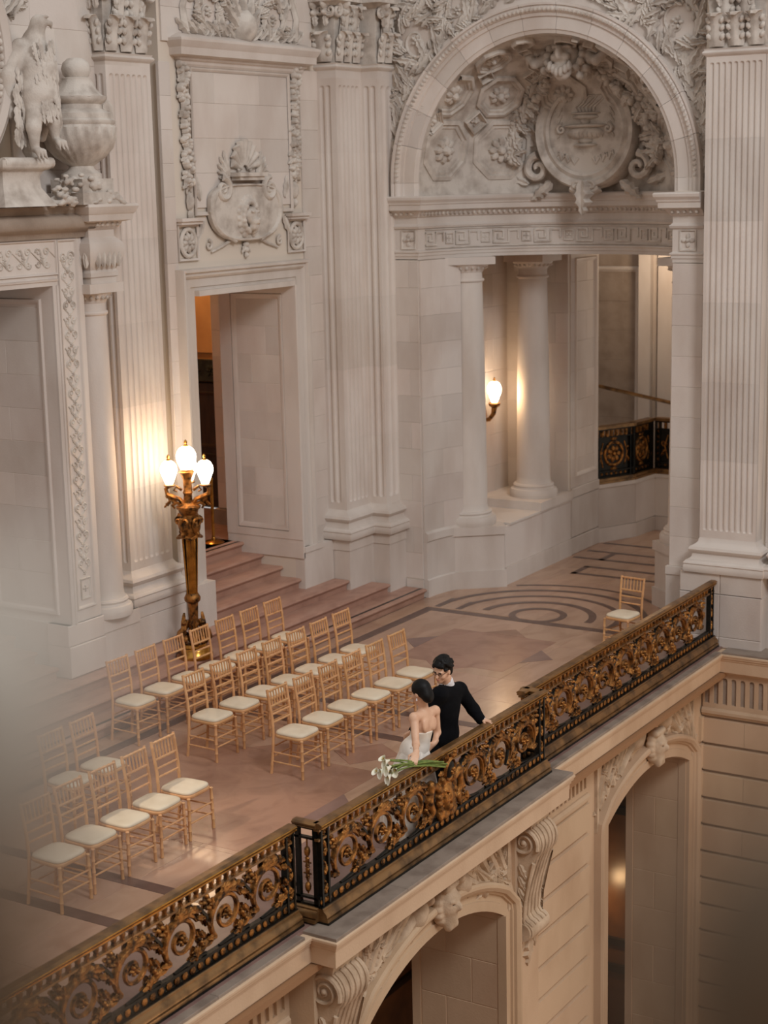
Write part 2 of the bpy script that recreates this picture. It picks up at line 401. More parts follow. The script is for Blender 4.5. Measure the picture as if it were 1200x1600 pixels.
# niche and passage floor
for x in np.arange(20.9, 28.9, .8):
    for y0, y1 in ((8.5, 9.5), (9.5, 10.5), (10.5, 11.5), (11.5, 12.55)): tile(x, min(x+.8, 29), y0, y1)
def arc(cx, cy, r0, r1, a0, a1, n=40, m=BAND):
    ps = [(cx+r0*cos(a0+(a1-a0)*k/n), cy+r0*sin(a0+(a1-a0)*k/n)) for k in range(n+1)]; po = [(cx+r1*cos(a0+(a1-a0)*k/n), cy+r1*sin(a0+(a1-a0)*k/n)) for k in range(n+1)]
    t = MB(); t.strip([[(a[0], a[1], .0028), (b[0], b[1], .0028)] for a, b in zip(ps, po)]); part('inlay_arc', t, m, floor, 0)
NX, NY = 21.35, 10.58
arc(21.17, NY, .32, .42, 0, 2*pi, 48)
arc(21.1, NY, .76, .87, -pi/2, pi/2); arc(21.1, NY, 1.15, 1.24, -pi/2, pi/2, 40); arc(21.1, NY, 1.50, 1.60, -pi/2*.96, pi/2, 40); arc(21.1, NY, 1.86, 1.93, -1.0, .62, 40)
for s_ in (-1, 1):
    rect(20.95, 21.42, NY+s_*1.2-.05, NY+s_*1.2+.05, BAND); rect(20.95, 21.5, NY+s_*1.55-.05, NY+s_*1.55+.05, BAND)
for x in (23.75, 24.25, 24.8, 25.35, 26.0): rect(x, x+.11, 9.4, 11.75 if x > 24.3 else 11.3, BAND, z=.002)
for x in (24.8, 23.75): rect(x, x+.55, 11.2, 11.3, BAND, z=.002)
# ================================================================ steps
ends = [21.30, 20.80, 20.20, 19.45, 19.45, 19.45, 19.45]
def step_profile(zt, back=-.42):
    return [(back, zt), (.03, zt), (.048, zt-.010), (.055, zt-.026), (.045, zt-.044), (.02, zt-.05), (.018, zt-.066), (.004, zt-.076), (0, zt-.152), (back, zt-.152)]
stairs = thing('marble_steps', 'seven rose marble steps rising to the doorway beside the bronze lamp', 'steps', (17, 12.6, 0), kind='structure')
for k in range(7):
    zt = .15*(k+1); y = 12.555+.335*k-(.02 if k > 3 else 0); x0 = 6.6 if k < 3 else 17.28
    t = MB(); t.sweep([(x0, y), (ends[k], y)], step_profile(zt, -.42 if k < 6 else -.5)); st = part('step', t, STEPM, stairs, 40)
    if k in (0, 6):
        t = MB(); yy = y+.02; t.box(x0, ends[k]-.02, yy, yy+.045, zt-.01, zt+.002); part('inlay_strip', t, BLACKM, st, 0)
t = MB(); t.box(6.6, 17.0, 13.5, 13.9, 0, .452); part('step_core', t, STEPM, stairs, 0)
steps2 = thing('marble_steps', 'four rose marble steps below the carved portal, mostly lost in the blur', 'steps', (13, 13.4, .45), kind='structure')
for k in range(3, 7):
    zt = .15*(k+1); y = 12.555+.335*k; t = MB(); t.sweep([(10.5, y), (14.35, y)], step_profile(zt)); part('step', t, STEPM, steps2, 40)
q = MB(); q.box(9.5, 21.3, 14.7, 19.5, .9, 1.05); struct('floor.001', q, MARBLE_D, 0, 'brown marble floor of the hall behind the doorways')
# ================================================================ back wall
YW = 13.60
q = MB()
q.box(16.85, 17.28, YW, 14.78, 0, 9.8); q.box(19.45, 21.5, YW, 14.78, 0, 9.8); q.box(17.28, 19.45, YW, 14.78, 4.8, 9.8)
q.box(14.62, 16.9, 13.80, 14.78, 0, 9.8); q.box(11.4, 14.62, 13.80, 14.78, 5.1, 9.8); q.box(9.0, 11.4, 13.80, 14.78, 0, 9.8)
wall_back = struct('wall_back', q, JOINT, 0, 'pale limestone gallery wall with a tall doorway between fluted pilasters')
m = BACK(0, YW, 0)
blocks(wall_back, m, 19.88, 20.36, .45, 7.72, length=1.2, depth=.03)
blocks(wall_back, m, 17.45, 19.62, 5.9, 7.66, length=.98, depth=.02)
blocks(wall_back, m, 16.8, 17.02, 1.1, 7.7, length=1.2, depth=.04)
blocks(wall_back, m, 16.9, 20.2, 7.95, 9.6, length=.9, depth=.03)
blocks(wall_back, BACK(0, 13.8, 0), 14.4, 16.0, 6.0, 9.6, length=.8, depth=.03)
# plinth beside the door and the jamb
t = MB(); t.box(19.45, 20.2, 13.44, YW, .40, 1.03); t.box(19.45, 19.9, 13.42, 13.46, .98, 1.06); part('plinth_block', t, STONE, wall_back)
t = MB(); t.box(16.9, 17.30, 13.40, YW, .40, 1.05); part('plinth_block', t, STONE, wall_back)
# right door reveal: plinth, border, panel stones
mr = ENDW(19.45, 14.78, 0)
t = MB(mr); t.box(0, 1.34, .9, 1.17, -.02, .02); part('reveal_plinth', t, STONE, wall_back)
blocks(wall_back, mr, .28, 1.02, 1.36, 4.62, length=.5, depth=.004)
t = MB(mr); t.frame(.20, 1.10, 1.28, 4.68, .09, .03); t.box(0, .2, 1.17, 4.8, -.01, .028); t.box(1.1, 1.34, 1.17, 4.8, -.01, .028); t.box(.2, 1.1, 4.68, 4.8, -.01, .028); t.box(.2, 1.1, 1.17, 1.28, -.01, .028)
part('reveal_panel_border', t, STONE, wall_back)
t = MB(); t.box(17.28, 19.45, 13.45, 14.78, 4.79, 4.86); part('door_soffit', t, STONE, wall_back)
# moulded door surround (architrave)
def architrave(name, x0, x1, z0, z1, w, y, d, label, m_=STONE, ears=True):
    r = thing(name, label, 'door frame', ((x0+x1)/2, y, z0), kind='structure')
    pr = [(0, -.02), (0, d*.55), (w*.30, d*.55), (w*.32, d*.72), (w*.62, d*.72), (w*.66, d*.95), (w*.74, d*1.1), (w*.82, d*1.0), (w*.88, d*1.35), (w*.97, d*1.35), (w, d*1.1), (w, -.02)]
    P = [(x0, z0), (x0, z1), (x1, z1), (x1, z0)]; sg = [(-1, 0), (-1, 1), (1, 1), (1, 0)]; rows = []
    for p, s_ in zip(P, sg): rows.append([(p[0]+s_[0]*o, y-c, p[1]+s_[1]*o) for o, c in pr])
    t = MB(); t.strip(rows, True, True); part('architrave', t, m_, r, 30); return r
architrave('door_surround', 17.28, 19.45, 1.05, 4.80, .34, YW, .13, 'moulded limestone frame of the tall doorway beside the bronze lamp')
# inside the doorway
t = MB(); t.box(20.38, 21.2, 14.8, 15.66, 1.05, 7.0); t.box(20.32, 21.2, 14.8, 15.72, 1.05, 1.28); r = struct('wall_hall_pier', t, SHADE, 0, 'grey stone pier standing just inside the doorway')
blocks(r, ENDW(20.38, 15.66, 0), .0, .85, 1.3, 5.6, length=.9, depth=.01, m=BLOCK)
t = MB(); t.box(17, 24, 19.0, 19.2, 1.05, 7.5); t.box(14.2, 14.4, 14.7, 19.2, 1.05, 7); t.box(21.4, 21.6, 14.78, 19.2, 1.05, 7)
r = struct('wall_hall', t, OCHRE, 0, 'ochre hall wall glowing behind the doorway')
for i in range(5):
    for z0, z1 in ((3.55, 4.55), (4.57, 5.6), (5.62, 6.8)):
        t = MB(ENDW(21.4, 0, 0)); t.slabf(-15.3-.75*(i+1)+.004, -15.3-.75*i-.004, z0, z1, 0, .04, .02); part('wall_panel', t, OCHRE, r, 0)
r = thing('oak_doors', 'dark oak doors with a greenish bronze transom glimpsed through the doorway', 'door', (21.3, 17.1, 1.05))
for i in range(4):
    t = MB(ENDW(21.37, 0, 0)); t.slabf(-15.4-.75*(i+1)+.004, -15.4-.75*i-.004, 1.06, 3.1, 0, .06, .02); d = part('door_leaf', t, DOORW, r, 0)
    t = MB(ENDW(21.31, -(-15.4-.75*(i+.5)), 0)); t.frame(-.28, .28, 1.2, 1.95, .06, .02); t.frame(-.28, .28, 2.05, 2.95, .06, .02); part('panel_moulding', t, DOORW, d)
t = MB(ENDW(21.37, 0, 0)); t.box(-18.5, -15.3, 3.12, 3.46, 0, .10); part('transom', t, GREENB, r, 0)
t = MB(ENDW(21.27, 0, 0))
for i in range(10): t.rosette(-15.5-i*.3, 3.29, .1, 6, .03)
part('transom_rosettes', t, GREENB, r)
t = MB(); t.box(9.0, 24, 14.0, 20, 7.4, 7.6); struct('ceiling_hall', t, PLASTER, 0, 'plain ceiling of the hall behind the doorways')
point('hall_lamp', (20.3, 16.9, 6.2), 150, WARM, .2)

# ================================================================ fluted pilasters
def flute_face(t, mp, w, z0, z1, n, margin, dep=.028, lo=True, hi=True):
    """fluted face of width w in the (a, b) plane; flutes are carved inwards and have round ends"""
    fw = (w-2*margin)/n; fl = fw*.74; r = fl/2
    us = [0]
    for i in range(n):
        c = margin+fw*(i+.5); us += [c-r]+[c+r*sin(pi/2*k/3) for k in range(-2, 3)]+[c+r]
    us.append(w)
    ze = .10; zb_, zt_ = (z0+ze, z1-ze); zs = ([z0, z0+ze, z0+ze+.0001]+[z0+ze+r*(1-cos(pi/2*k/3)) for k in (1, 2, 3)] if lo else [z0])+([z1-ze-r*(1-cos(pi/2*k/3)) for k in (3, 2, 1)]+[z1-ze-.0001, z1-ze, z1] if hi else [z1])
    if not lo: zb_ = z0-9
    if not hi: zt_ = z1+9
    rows = []
    for z in zs:
        dz = max(0., (zb_+r)-z, z-(zt_-r)); row = []
        for u in us:
            d = 0.
            i = int((u-margin)/fw) if fw else 0
            if margin < u < w-margin and zb_ < z < zt_:
                c = margin+fw*(min(max(i, 0), n-1)+.5); q2 = r*r-(u-c)**2-min(dz, r)**2
                if q2 > 0: d = sqrt(q2)/r*dep
            row.append((u, z, -d))
        rows.append(row)
    t2 = MB(mp); t2.strip(rows); t.v, t.f = t.v, t.f; n0 = len(t.v); t.v += t2.v; t.f += [tuple(i+n0 for i in f) for f in t2.f]
def drum_joints(z0, z1, n=4): return [z0+(z1-z0)*i/n for i in range(n+1)]
# attic base: (out, z) above the pedestal top
def attic(z, h=.42): return [(-.2, z), (.155, z), (.165, z+.03), (.165, z+.07), (.155, z+.10), (.165, z+.115), (.155, z+.135), (.135, z+.155), (.10, z+.165), (.075, z+.20), (.07, z+.24), (.085, z+.255), (.10, z+.27), (.115, z+.30), (.10, z+.335), (.07, z+.35), (.05, z+.36), (.03, z+.375), (.012, z+.40), (0, z+h), (-.2, z+h)]
def necking(z): return [(-.1, z-.10), (0, z-.10), (.012, z-.085), (.035, z-.07), (.045, z-.05), (.035, z-.03), (.02, z-.02), (.03, z), (-.1, z)]
def capital(root, path, z, faces, H=.95):
    """acanthus capital: bell over the path, two tiers of leaves and volutes on every face (origin, u, n, width)"""
    t = MB(); t.sweep(path, [(-.1, z), (.0, z), (.01, z+.5), (.05, z+.75), (.16, z+H-.14), (.2, z+H-.13), (.2, z+H), (-.1, z+H)]); cp = part('capital', t, CARVE, root, 30)
    lf = MB(P3((0, 0, 0), (1, 0, 0), (0, 0, 1), (0, -1, 0)))
    pth = [(0, .02), (.10, .035), (.20, .045), (.30, .06), (.37, .09), (.405, .135), (.395, .175), (.36, .19)]; wds = [.20, .25, .20, .26, .20, .24, .16, .08]
    for mid in (0, 1):
        lf.strip([[(s_*w_*.5*q, z_, c_-(.05 if q > .6 else .012 if q > .2 else -.014)*(1 if s_*q else 1)) for s_, q in ((-1, 1), (-1, .5), (-1, .12), (1, 0), (1, .12), (1, .5), (1, 1))] for (z_, c_), w_ in zip(pth, wds)]) if not mid else None
    for s_ in (-1, 1):
        for z_, c_ in ((.12, .02), (.23, .03), (.32, .05)): lf.bud(s_*.095, z_, .035, .05, -s_*.5, .035, 6, 2, c_)
    low = None
    for o, u, n_, wd, cnt in faces:
        ang = atan2(u[1], u[0])
        for tier in (0, 1):
            k = cnt if tier == 0 else cnt-1
            for i in range(k):
                a = wd*(i+.5+(0 if tier == 0 else .5))/cnt; p = (o[0]+u[0]*a+n_[0]*.02, o[1]+u[1]*a+n_[1]*.02, z+.02+tier*.30)
                bl = base_loc(root)
                if low is None:
                    low = part('acanthus_leaf', lf, CARVE, cp, 50, local=True); L = low
                else: L = inst(low, cp, (0, 0, 0))
                L.parent = cp; L.location = Vector(p)-bl; L.rotation_euler = (0, 0, ang); sc_ = wd/cnt/.27; L.scale = (sc_, 1+.2*tier, 1.+.12*tier)
        t = MB(P3(o, (u[0], u[1], 0), (0, 0, 1), (n_[0], n_[1], 0)))
        for i in range(max(2, cnt-1)):
            x = wd*(i+.5)/max(2, cnt-1)
            for s_ in (-1, 1): t.spiral(x+s_*.085, z+.72, .085, 1.4, pi/2, s_, .026, .012, 1.5, c=.05)
            t.bud(x, z+.80, .06, .09, 0, .12, 8, 3, .05); t.bud(x, z+.68, .05, .05, 0, .1, 8, 3, .05); t.leaf(x, z+.50, pi/2, .2, .12, .05, 3, .05)
        for x in (0, wd): t.spiral(x, z+.70, .10, 1.5, pi/2, 1 if x else -1, .03, .012, 1.5, c=.06)
        part('volutes', t, CARVE, cp, 50)
    return cp
# pilaster between the portal and the doorway
XP0, XP1, YP = 15.75, 16.78, 13.50
P1 = thing('fluted_pilaster', 'fluted limestone pilaster behind the bronze lamp, warm in its glow', 'pilaster', (16.25, YP, .45), kind='structure')
t = MB(); t.box(XP0, XP1, YP, 13.8, .40, 1.03); part('pedestal', t, STONE, P1, 30)
t = MB(BACK(0, YP, 0)); t.slabf(XP0+.005, XP1-.005, .86, 1.03, -.02, .02, .008); t.slabf(XP0+.005, XP1-.005, .46, .855, -.02, .014, .008); part('pedestal_facing', t, STONE, P1, 30)
sh = .10; bx0, bx1, by = XP0+sh, XP1-sh, YP+.10
t = MB(); t.sweep([(bx0, 13.8), (bx0, by), (bx1, by), (bx1, 13.8)], attic(1.03)); part('base', t, STONE, P1, 35)
ZB, ZT = 1.45, 7.72
ND = 6
def drums(z0, z1): return [(z0+(z1-z0)*i/ND+(.001 if i else 0), z0+(z1-z0)*(i+1)/ND, i == 0, i == ND-1) for i in range(ND)]
for z0, z1, lo, hi in drums(ZB, ZT-.1):
    t = MB(); flute_face(t, BACK(bx0, by, 0), bx1-bx0, z0, z1, 7, .05, lo=lo, hi=hi); flute_face(t, P3((bx0, 13.85, 0), (0, -1, 0), (0, 0, 1), (-1, 0, 0)), .25, z0, z1, 2, .03, lo=lo, hi=hi)
    t.add([(bx1, by, z0), (bx1, 13.85, z0), (bx1, 13.85, z1), (bx1, by, z1)], [(0, 1, 2, 3)]); part('shaft_drum', t, BLOCK, P1, 40)
t = MB(); t.box(bx0, bx1, by, 13.85, ZT-.1, ZT); t.box(bx0+.04, bx1-.04, by+.05, 13.8, ZB, ZT-.1); part('shaft_core', t, STONE, P1, 0)
t = MB(); t.sweep([(bx0, 13.8), (bx0, by), (bx1, by), (bx1, 13.8)], necking(ZT+.04)); part('necking', t, STONE, P1, 35)
capital(P1, [(bx0+.03, 13.8), (bx0+.03, by+.03), (bx1-.03, by+.03), (bx1-.03, 13.8)], ZT+.04, [((bx0, by, 0), (1, 0), (0, -1), bx1-bx0, 3), ((bx0, 13.8, 0), (0, -1), (-1, 0), .2, 1)])
# stepped corner pilaster between the doorway and the arch
P2 = thing('fluted_pilaster', 'stepped fluted corner pilaster between the tall doorway and the arch', 'pilaster', (20.7, 13.2, .3), kind='structure')
def stepped(o): return [(20.20+o, 13.62), (20.20+o, 13.15+o), (20.86+o, 13.15+o), (20.86+o, 12.87+o), (21.38, 12.87+o), (21.38, 13.62)]
for z0, z1, o in ((.1, .88, .012), (.885, 1.05, 0)):
    t = MB(); t.prism([(x, y) for x, y in stepped(o)][::-1], z0, z1); part('pedestal', t, STONE, P2, 30)
S2 = stepped(.10)
t = MB(); t.sweep(S2[:5], attic(1.05)); part('base', t, STONE, P2, 35)
for z0, z1, lo, hi in drums(1.47, ZT-.1):
    t = MB(); kw = dict(lo=lo, hi=hi)
    flute_face(t, BACK(S2[1][0], S2[1][1], 0), S2[2][0]-S2[1][0], z0, z1, 5, .06, **kw); flute_face(t, BACK(S2[3][0], S2[3][1], 0), S2[4][0]-S2[3][0], z0, z1, 2, .05, **kw)
    flute_face(t, P3((S2[2][0], S2[2][1], 0), (0, -1, 0), (0, 0, 1), (-1, 0, 0)), S2[2][1]-S2[3][1], z0, z1, 2, .03, **kw); flute_face(t, P3((S2[0][0], S2[0][1], 0), (0, -1, 0), (0, 0, 1), (-1, 0, 0)), S2[0][1]-S2[1][1], z0, z1, 2, .08, **kw)
    part('shaft_drum', t, BLOCK, P2, 40)
t = MB(); t.prism(S2[::-1], ZT-.1, ZT); t.prism(stepped(.15)[::-1], 1.47, ZT-.1); part('shaft_core', t, STONE, P2, 0)
t = MB(); t.sweep(S2[:5], necking(ZT+.10)); part('necking', t, STONE, P2, 35)
capital(P2, [(x+(.03 if i < 2 else 0), y+.03) for i, (x, y) in enumerate(S2[:5])], ZT+.10, [((S2[1][0], S2[1][1], 0), (1, 0), (0, -1), .66, 3), ((S2[3][0], S2[3][1], 0), (1, 0), (0, -1), .4, 2), ((S2[0][0], S2[0][1], 0), (0, -1), (-1, 0), .35, 1)])
# ================================================================ end wall with the arched niche
XE = 21.35; RN = 2.0; ZA = 6.15; RA = 1.96
def npt(th, r=RN): return (NX+r*cos(th), NY+r*sin(th))
def CYL(r): return lambda a, b, c: (NX+(r-c)*cos(pi/2-a/r), NY+(r-c)*sin(pi/2-a/r), b)
t = MB()
t.box(XE+.02, 22.1, 12.62, 13.7, 0, 9.8)                                              # behind the corner
ths = [radians(90-26*k/8) for k in range(9)]
t.prism([npt(a, RN+.02) for a in ths]+[npt(a, 2.62) for a in ths[::-1]], 0, 5.06)   # left pier of the niche
ths = [radians(-88+18*k/6) for k in range(7)]
t.prism([npt(a, RN+.02) for a in ths]+[npt(a, 2.6) for a in ths[::-1]], 0, 5.06)
t.box(21.19, 22.2, 4.0, 8.56, -.1, 5.98); t.box(21.19, 22.2, 4.0, 8.15, 5.9, 9.8)
wall_end = struct('wall_end', t, JOINT, 0, 'limestone end wall with a round arched niche and fluted pilaster')
me_ = ENDW(XE, 0, 0)   # a = -Y
blocks(wall_end, me_, -13.0, -12.585, .28, 5.04, length=.5, depth=.012)
t = MB(me_); t.box(-12.87, -12.575, 0, .27, 0, .03); part('plinth_block', t, STONE, wall_end, 0)
# curved pier blocks
def cblocks(th0, th1, z0, z1, rows, split, dep=.02, m=BLOCK):
    for j in range(rows):
        cuts = [th0, th1] if (j % 2) ^ split else [th0, (th0*.45+th1*.55), th1]
        for a0, a1 in zip(cuts[:-1], cuts[1:]):
            q = MB(); zz0, zz1 = z0+(z1-z0)*j/rows+.001, z0+(z1-z0)*(j+1)/rows-.001; e = .0004; rws = []
            for k in range(4):
                a = a0-e+(a1-a0+2*e)*k/3 if a1 < a0 else a0+e+(a1-a0-2*e)*k/3
                rws.append([(*npt(a, RN+.03), zz0), (*npt(a, RN-dep), zz0), (*npt(a, RN-dep), zz1), (*npt(a, RN+.03), zz1)])
            q.strip(rws, True, True); part('stone_block', q, m, wall_end, 0)
cblocks(radians(89.6), radians(64.2), 1.0, 5.04, 10, 0); cblocks(radians(89.6), radians(64.2), .28, .84, 1, 1, .05)
def cband(th0, th1, prof, name, parent, m=STONE, n=10):
    q = MB(); q.sweep([npt(th0+(th1-th0)*k/n) for k in range(n+1)], prof); return part(name, q, m, parent, 30)
cband(radians(89.6), radians(64.2), [(-.1, .84), (.05, .84), (.07, .86), (.07, .97), (.03, 1.0), (-.1, 1.0)], 'dado_cap', wall_end)
cband(radians(89.6), radians(63.5), [(-.1, 0), (.075, 0), (.075, .26), (.05, .28), (-.1, .28)], 'plinth_block', wall_end)
mright = ENDW(21.17, 0, 0)
blocks(wall_end, mright, -8.57, -8.14, .95, 5.04, length=.6, depth=.02); blocks(wall_end, mright, -7.22, -5.2, 1.0, 9.7, length=.9, depth=.02)
t = MB(mright); t.box(-8.6, -8.1, 0, .92, 0, .06); t.box(-8.6, -8.1, .84, .95, 0, .08); t.box(-7.3, -5, -.1, .98, 0, .1); part('plinth_block', t, STONE, wall_end, 0)
# entablature round the niche
ENT = thing('entablature', 'curved entablature with carved meander frieze under the round arch', 'cornice', (XE, NY, 5.05), kind='structure')
arcp = [npt(radians(88-176*k/36)) for k in range(37)]
path = [(XE, 12.99), (XE, 12.585), ]+[npt(radians(86-4)) if False else arcp[0]]+arcp[1:-1]+[(21.17+.28, 8.58), (21.17, 8.58), (21.17, 8.14)]
pe = [(-.3, 5.05), (.0, 5.05), (0, 5.10), (.014, 5.105), (.014, 5.145), (.03, 5.155), (.03, 5.175), (0, 5.19), (0, 5.49), (.025, 5.50), (.04, 5.53), (.01, 5.555), (.0, 5.57), (0, 5.655), (.03, 5.67), (.04, 5.69), (.045, 5.70), (.085, 5.745), (.10, 5.75), (.15, 5.765), (.15, 5.835), (.165, 5.845), (.17, 5.87), (.20, 5.91), (.205, 5.945), (.19, 5.965), (-.3, 5.975)]
t = MB(); t.sweep(path, pe); part('entablature_moulding', t, STONE, ENT, 25)
def along(path, step, off):
    out = []; acc = 0.
    for a, b in zip(path[:-1], path[1:]):
        L = hypot(b[0]-a[0], b[1]-a[1])
        while acc < L:
            dx, dy = (b[0]-a[0])/L, (b[1]-a[1])/L; out.append((a[0]+dx*acc+dy*off, a[1]+dy*acc-dx*off, dx, dy)); acc += step
        acc -= L
    return out
t = MB()
for x, y, dx, dy in along(path, .085, .055):
    t.map = P3((x, y, 5.715), (dx, dy, 0), (0, 0, 1), (dy, -dx, 0)); t.bud(0, 0, .03, .034, 0, .04, 7, 2)
part('egg_moulding', t, CARVE, ENT)
# meander frieze
t = MB(CYL(RN))
def bar(a0, a1, b0, b1, h=.022): t.box(min(a0, a1), max(a0, a1), min(b0, b1), max(b0, b1), -.004, h)
s0, s1 = .18, 5.85; zb, zt = 5.21, 5.47; bw = .024; a = s0; k = 0
bar_n = int((s1-s0)/.05)
for i in range(bar_n):
    x0 = s0+(s1-s0)*i/bar_n; x1 = s0+(s1-s0)*(i+1)/bar_n
    bar(x0, x1, zb-.012, zb); bar(x0, x1, zt, zt+.012)
while a+.62 < s1:
    u = a
    bar(u, u+.24, zb+.03, zb+.03+bw); bar(u, u+bw, zb+.03, zt-.03); bar(u, u+.18, zt-.03-bw, zt-.03); bar(u+.18-bw, u+.18, zb+.09, zt-.03); bar(u+.07, u+.18, zb+.09, zb+.09+bw); bar(u+.07, u+.07+bw, zb+.09, zb+.17)
    v = u+.24
    bar(v, v+bw, zb+.03, zt-.03); bar(v, v+.17, zt-.03-bw, zt-.03); bar(v+.17-bw, v+.17, zb+.09, zt-.03)
    s_ = u+.45
    bar(s_, s_+.15, zb+.05, zb+.05+bw*.7); bar(s_, s_+.15, zt-.05-bw*.7, zt-.05); bar(s_, s_+bw*.7, zb+.05, zt-.05); bar(s_+.15-bw*.7, s_+.15, zb+.05, zt-.05); t.rosette(s_+.075, (zb+zt)/2, .05, 4, .015)
    a += .64
part('meander_frieze', t, CARVE, ENT, 0)
for y0, x in ((-12.74, XE), (-8.36, 21.17)):
    t = MB(ENDW(x, 0, 0)); t.frame(y0-.12, y0+.12, 5.20, 5.48, .03, .02); t.rosette(y0, 5.34, .10, 4, .035); t.bud(y0, 5.34, .03, .03, 0, .05); part('rosette_panel', t, CARVE, ENT)
# archivolt: wedge stones with moulded faces
ARCH = thing('archivolt', 'round moulded stone arch over the curved entablature', 'arch', (XE, NY, 5.97), kind='structure')
pra = [(RA-.0, -.25), (RA, .03), (RA+.05, .045), (RA+.055, .06), (RA+.22, .06), (RA+.225, .085), (RA+.27, .09), (RA+.275, .105), (RA+.30, .13), (RA+.33, .135), (RA+.36, .115), (RA+.37, .14), (RA+.40, .14), (RA+.405, 0.), (RA+.405, -.1)]
nv = 13
for k in range(nv):
    a0, a1 = pi*k/nv+.0012, pi*(k+1)/nv-.0012; q = MB(ENDW(XE, -NY if False else NY, ZA)); rows = []
    for i in range(5):
        a = a0+(a1-a0)*i/4; rows.append([(r*cos(a), r*sin(a), c) for r, c in pra])
    q.strip(rows, True, True); part('voussoir', q, BLOCK, ARCH, 25)
for s_ in (-1, 1):
    q = MB(ENDW(XE, NY, 0)); rows = [[(s_*r, z, c) for r, c in pra] for z in (5.965, ZA)]; q.strip(rows, True, True); part('arch_springer', q, STONE, ARCH, 25)
t = MB(ENDW(XE, NY, ZA))
for k in range(110):
    a = pi*(k+.5)/110; t.bud((RA+.315)*cos(a), (RA+.315)*sin(a), .034, .026, a, .03, 6, 2, .12)
part('leaf_moulding', t, CARVE, ARCH)
# spandrel wall round the arch
t = MB(ENDW(XE, NY, ZA)); rows = []; ro = RA+.39
for k in range(49):
    a = pi*k/48; c, s_ = cos(a), sin(a); lim = []
    if c > 1e-6: lim.append(2.43/c)
    if c < -1e-6: lim.append(2.29/-c)
    if s_ > 1e-6: lim.append(3.6/s_)
    f = max(min(lim), ro+.01); rows.append([(ro*c, ro*s_, 0), (f*c, f*s_, 0), (f*c, f*s_, -.3)])
t.strip(rows); t.box(-2.29, -ro+.01, -.19, .02, -.3, 0); t.box(ro-.01, 2.43, -.19, .02, -.3, 0); struct('wall_spandrel', t, STONE, 0, 'limestone spandrels on both sides of the round arch')
def foliage(t, cx, cy, s, r):
    """one rinceau: a spiral stem with leaves and a flower"""
    t.spiral(cx, cy, r, 1.25, -s*pi/2, s, r*.09, r*.04, 1.2, n=5, steps=20); t.rosette(cx, cy, r*.26, 5, r*.2)
    for k in range(6):
        a = s*(.4+1.05*k); t.acanthus(cx+r*.9*cos(a), cy+r*.9*sin(a), a+s*1.9, r*1.25, r*.5, r*.22)
    for k in range(13):
        a = -s*pi/2+s*2*pi*k/11.; q = r*(1-.035*k); t.leaf(cx+q*cos(a), cy+q*sin(a), a+s*(1.1 if k % 2 else .3), r*(.85 if k % 2 else .55), r*.34, r*.26, 4, .02)
    for k in range(5):
        a = s*.6*k; t.leaf(cx+r*.62*cos(a), cy+r*.62*sin(a), a+s*1.5, r*.36, r*.2, r*.2, 2, .01)
for s_, nm, lab in ((-1, 'Left', 'carved foliage scrolls in the spandrel beside the corner pilaster'), (1, 'Right', 'carved foliage scrolls in the spandrel beside the wide fluted pilaster')):
    t = MB(ENDW(XE, NY, ZA))
    foliage(t, s_*1.96, 1.98, s_, .36); foliage(t, s_*1.62, 2.35, -s_, .20); foliage(t, s_*2.12, 1.16, -s_, .24); foliage(t, s_*1.30, 2.35, -s_, .30); foliage(t, s_*2.0, 2.75, s_, .36); foliage(t, s_*.75, 2.72, s_, .26)
    for k in range(14):
        y = .06+k*.10; x = s_*(2.36-.02*abs(k-3)); t.leaf(x, y, pi/2+s_*(.6 if k % 2 else -.5), .34, .16, .07, 4)
    for k in range(16):
        a = .25+.085*k; t.leaf(s_*(RA+.50)*cos(a), (RA+.50)*sin(a), a+s_*(.3+.9*(k % 2))+(pi if s_ < 0 else 0)*0, .42, .17, .08, 4) if s_ > 0 else t.leaf(-(RA+.50)*cos(a), (RA+.50)*sin(a), pi-a-(.3+.9*(k % 2)), .42, .17, .08, 4)
    t.stem([(s_*2.36, .05), (s_*2.34, .6), (s_*2.2, 1.0), (s_*2.0, 1.4)], .03, .02)
    r = part('spandrel_relief', t, CARVE, None, 50, loc=(XE, NY-s_*1.9, ZA+1.8)); meta(r, lab, 'carving')
# coffered half dome
t = MB(); rows = []; n1, n2 = 40, 18; RD = RA+.0
for i in range(n2+1):
    e = pi/2*i/n2; rows.append([(NX+RD*cos(e)*cos(pi/2-pi*k/n1), NY+RD*cos(e)*sin(pi/2-pi*k/n1), ZA+RD*sin(e)) for k in range(n1+1)])
rows = [[(x, y, 5.95) for x, y, z in rows[0]]]+rows
t.strip(rows); DOME = struct('ceiling_niche', t, CARVE, 60, 'coffered half dome inside the round arch')
def sph(az, el, r=RD):
    o = Vector((NX+r*cos(el)*cos(az), NY+r*cos(el)*sin(az), ZA+r*sin(el))); n_ = Vector((-cos(el)*cos(az), -cos(el)*sin(az), -sin(el)))
    u = Vector((sin(az), -cos(az), 0)); return P3(o, u, n_.cross(u), n_)
def coffer(az, el, R, kind):
    t = MB(sph(az, el)); n = 8 if kind == 0 else 4
    def poly(r, a0): return [(r*cos(a0+2*pi*k/n), r*sin(a0+2*pi*k/n)) for k in range(n+1)]
    a0 = pi/8 if n == 8 else 0
    rows = [[(x, y, c) for x, y in poly(R*f, a0)] for f, c in ((1.12, -.03), (1.12, .075), (.97, .085), (.94, .05), (.82, .05), (.79, .02), (.68, .02), (.66, -.03))]
    t.strip(rows); t.rosette(0, 0, R*.5, 8 if n == 8 else 4, R*.28); t.bud(0, 0, R*.2, R*.2, 0, R*.4); t.f = [f for f in t.f if all(t.v[i][0] > XE+.02 for i in f)]; part('coffer', t, CARVE, DOME, 30)
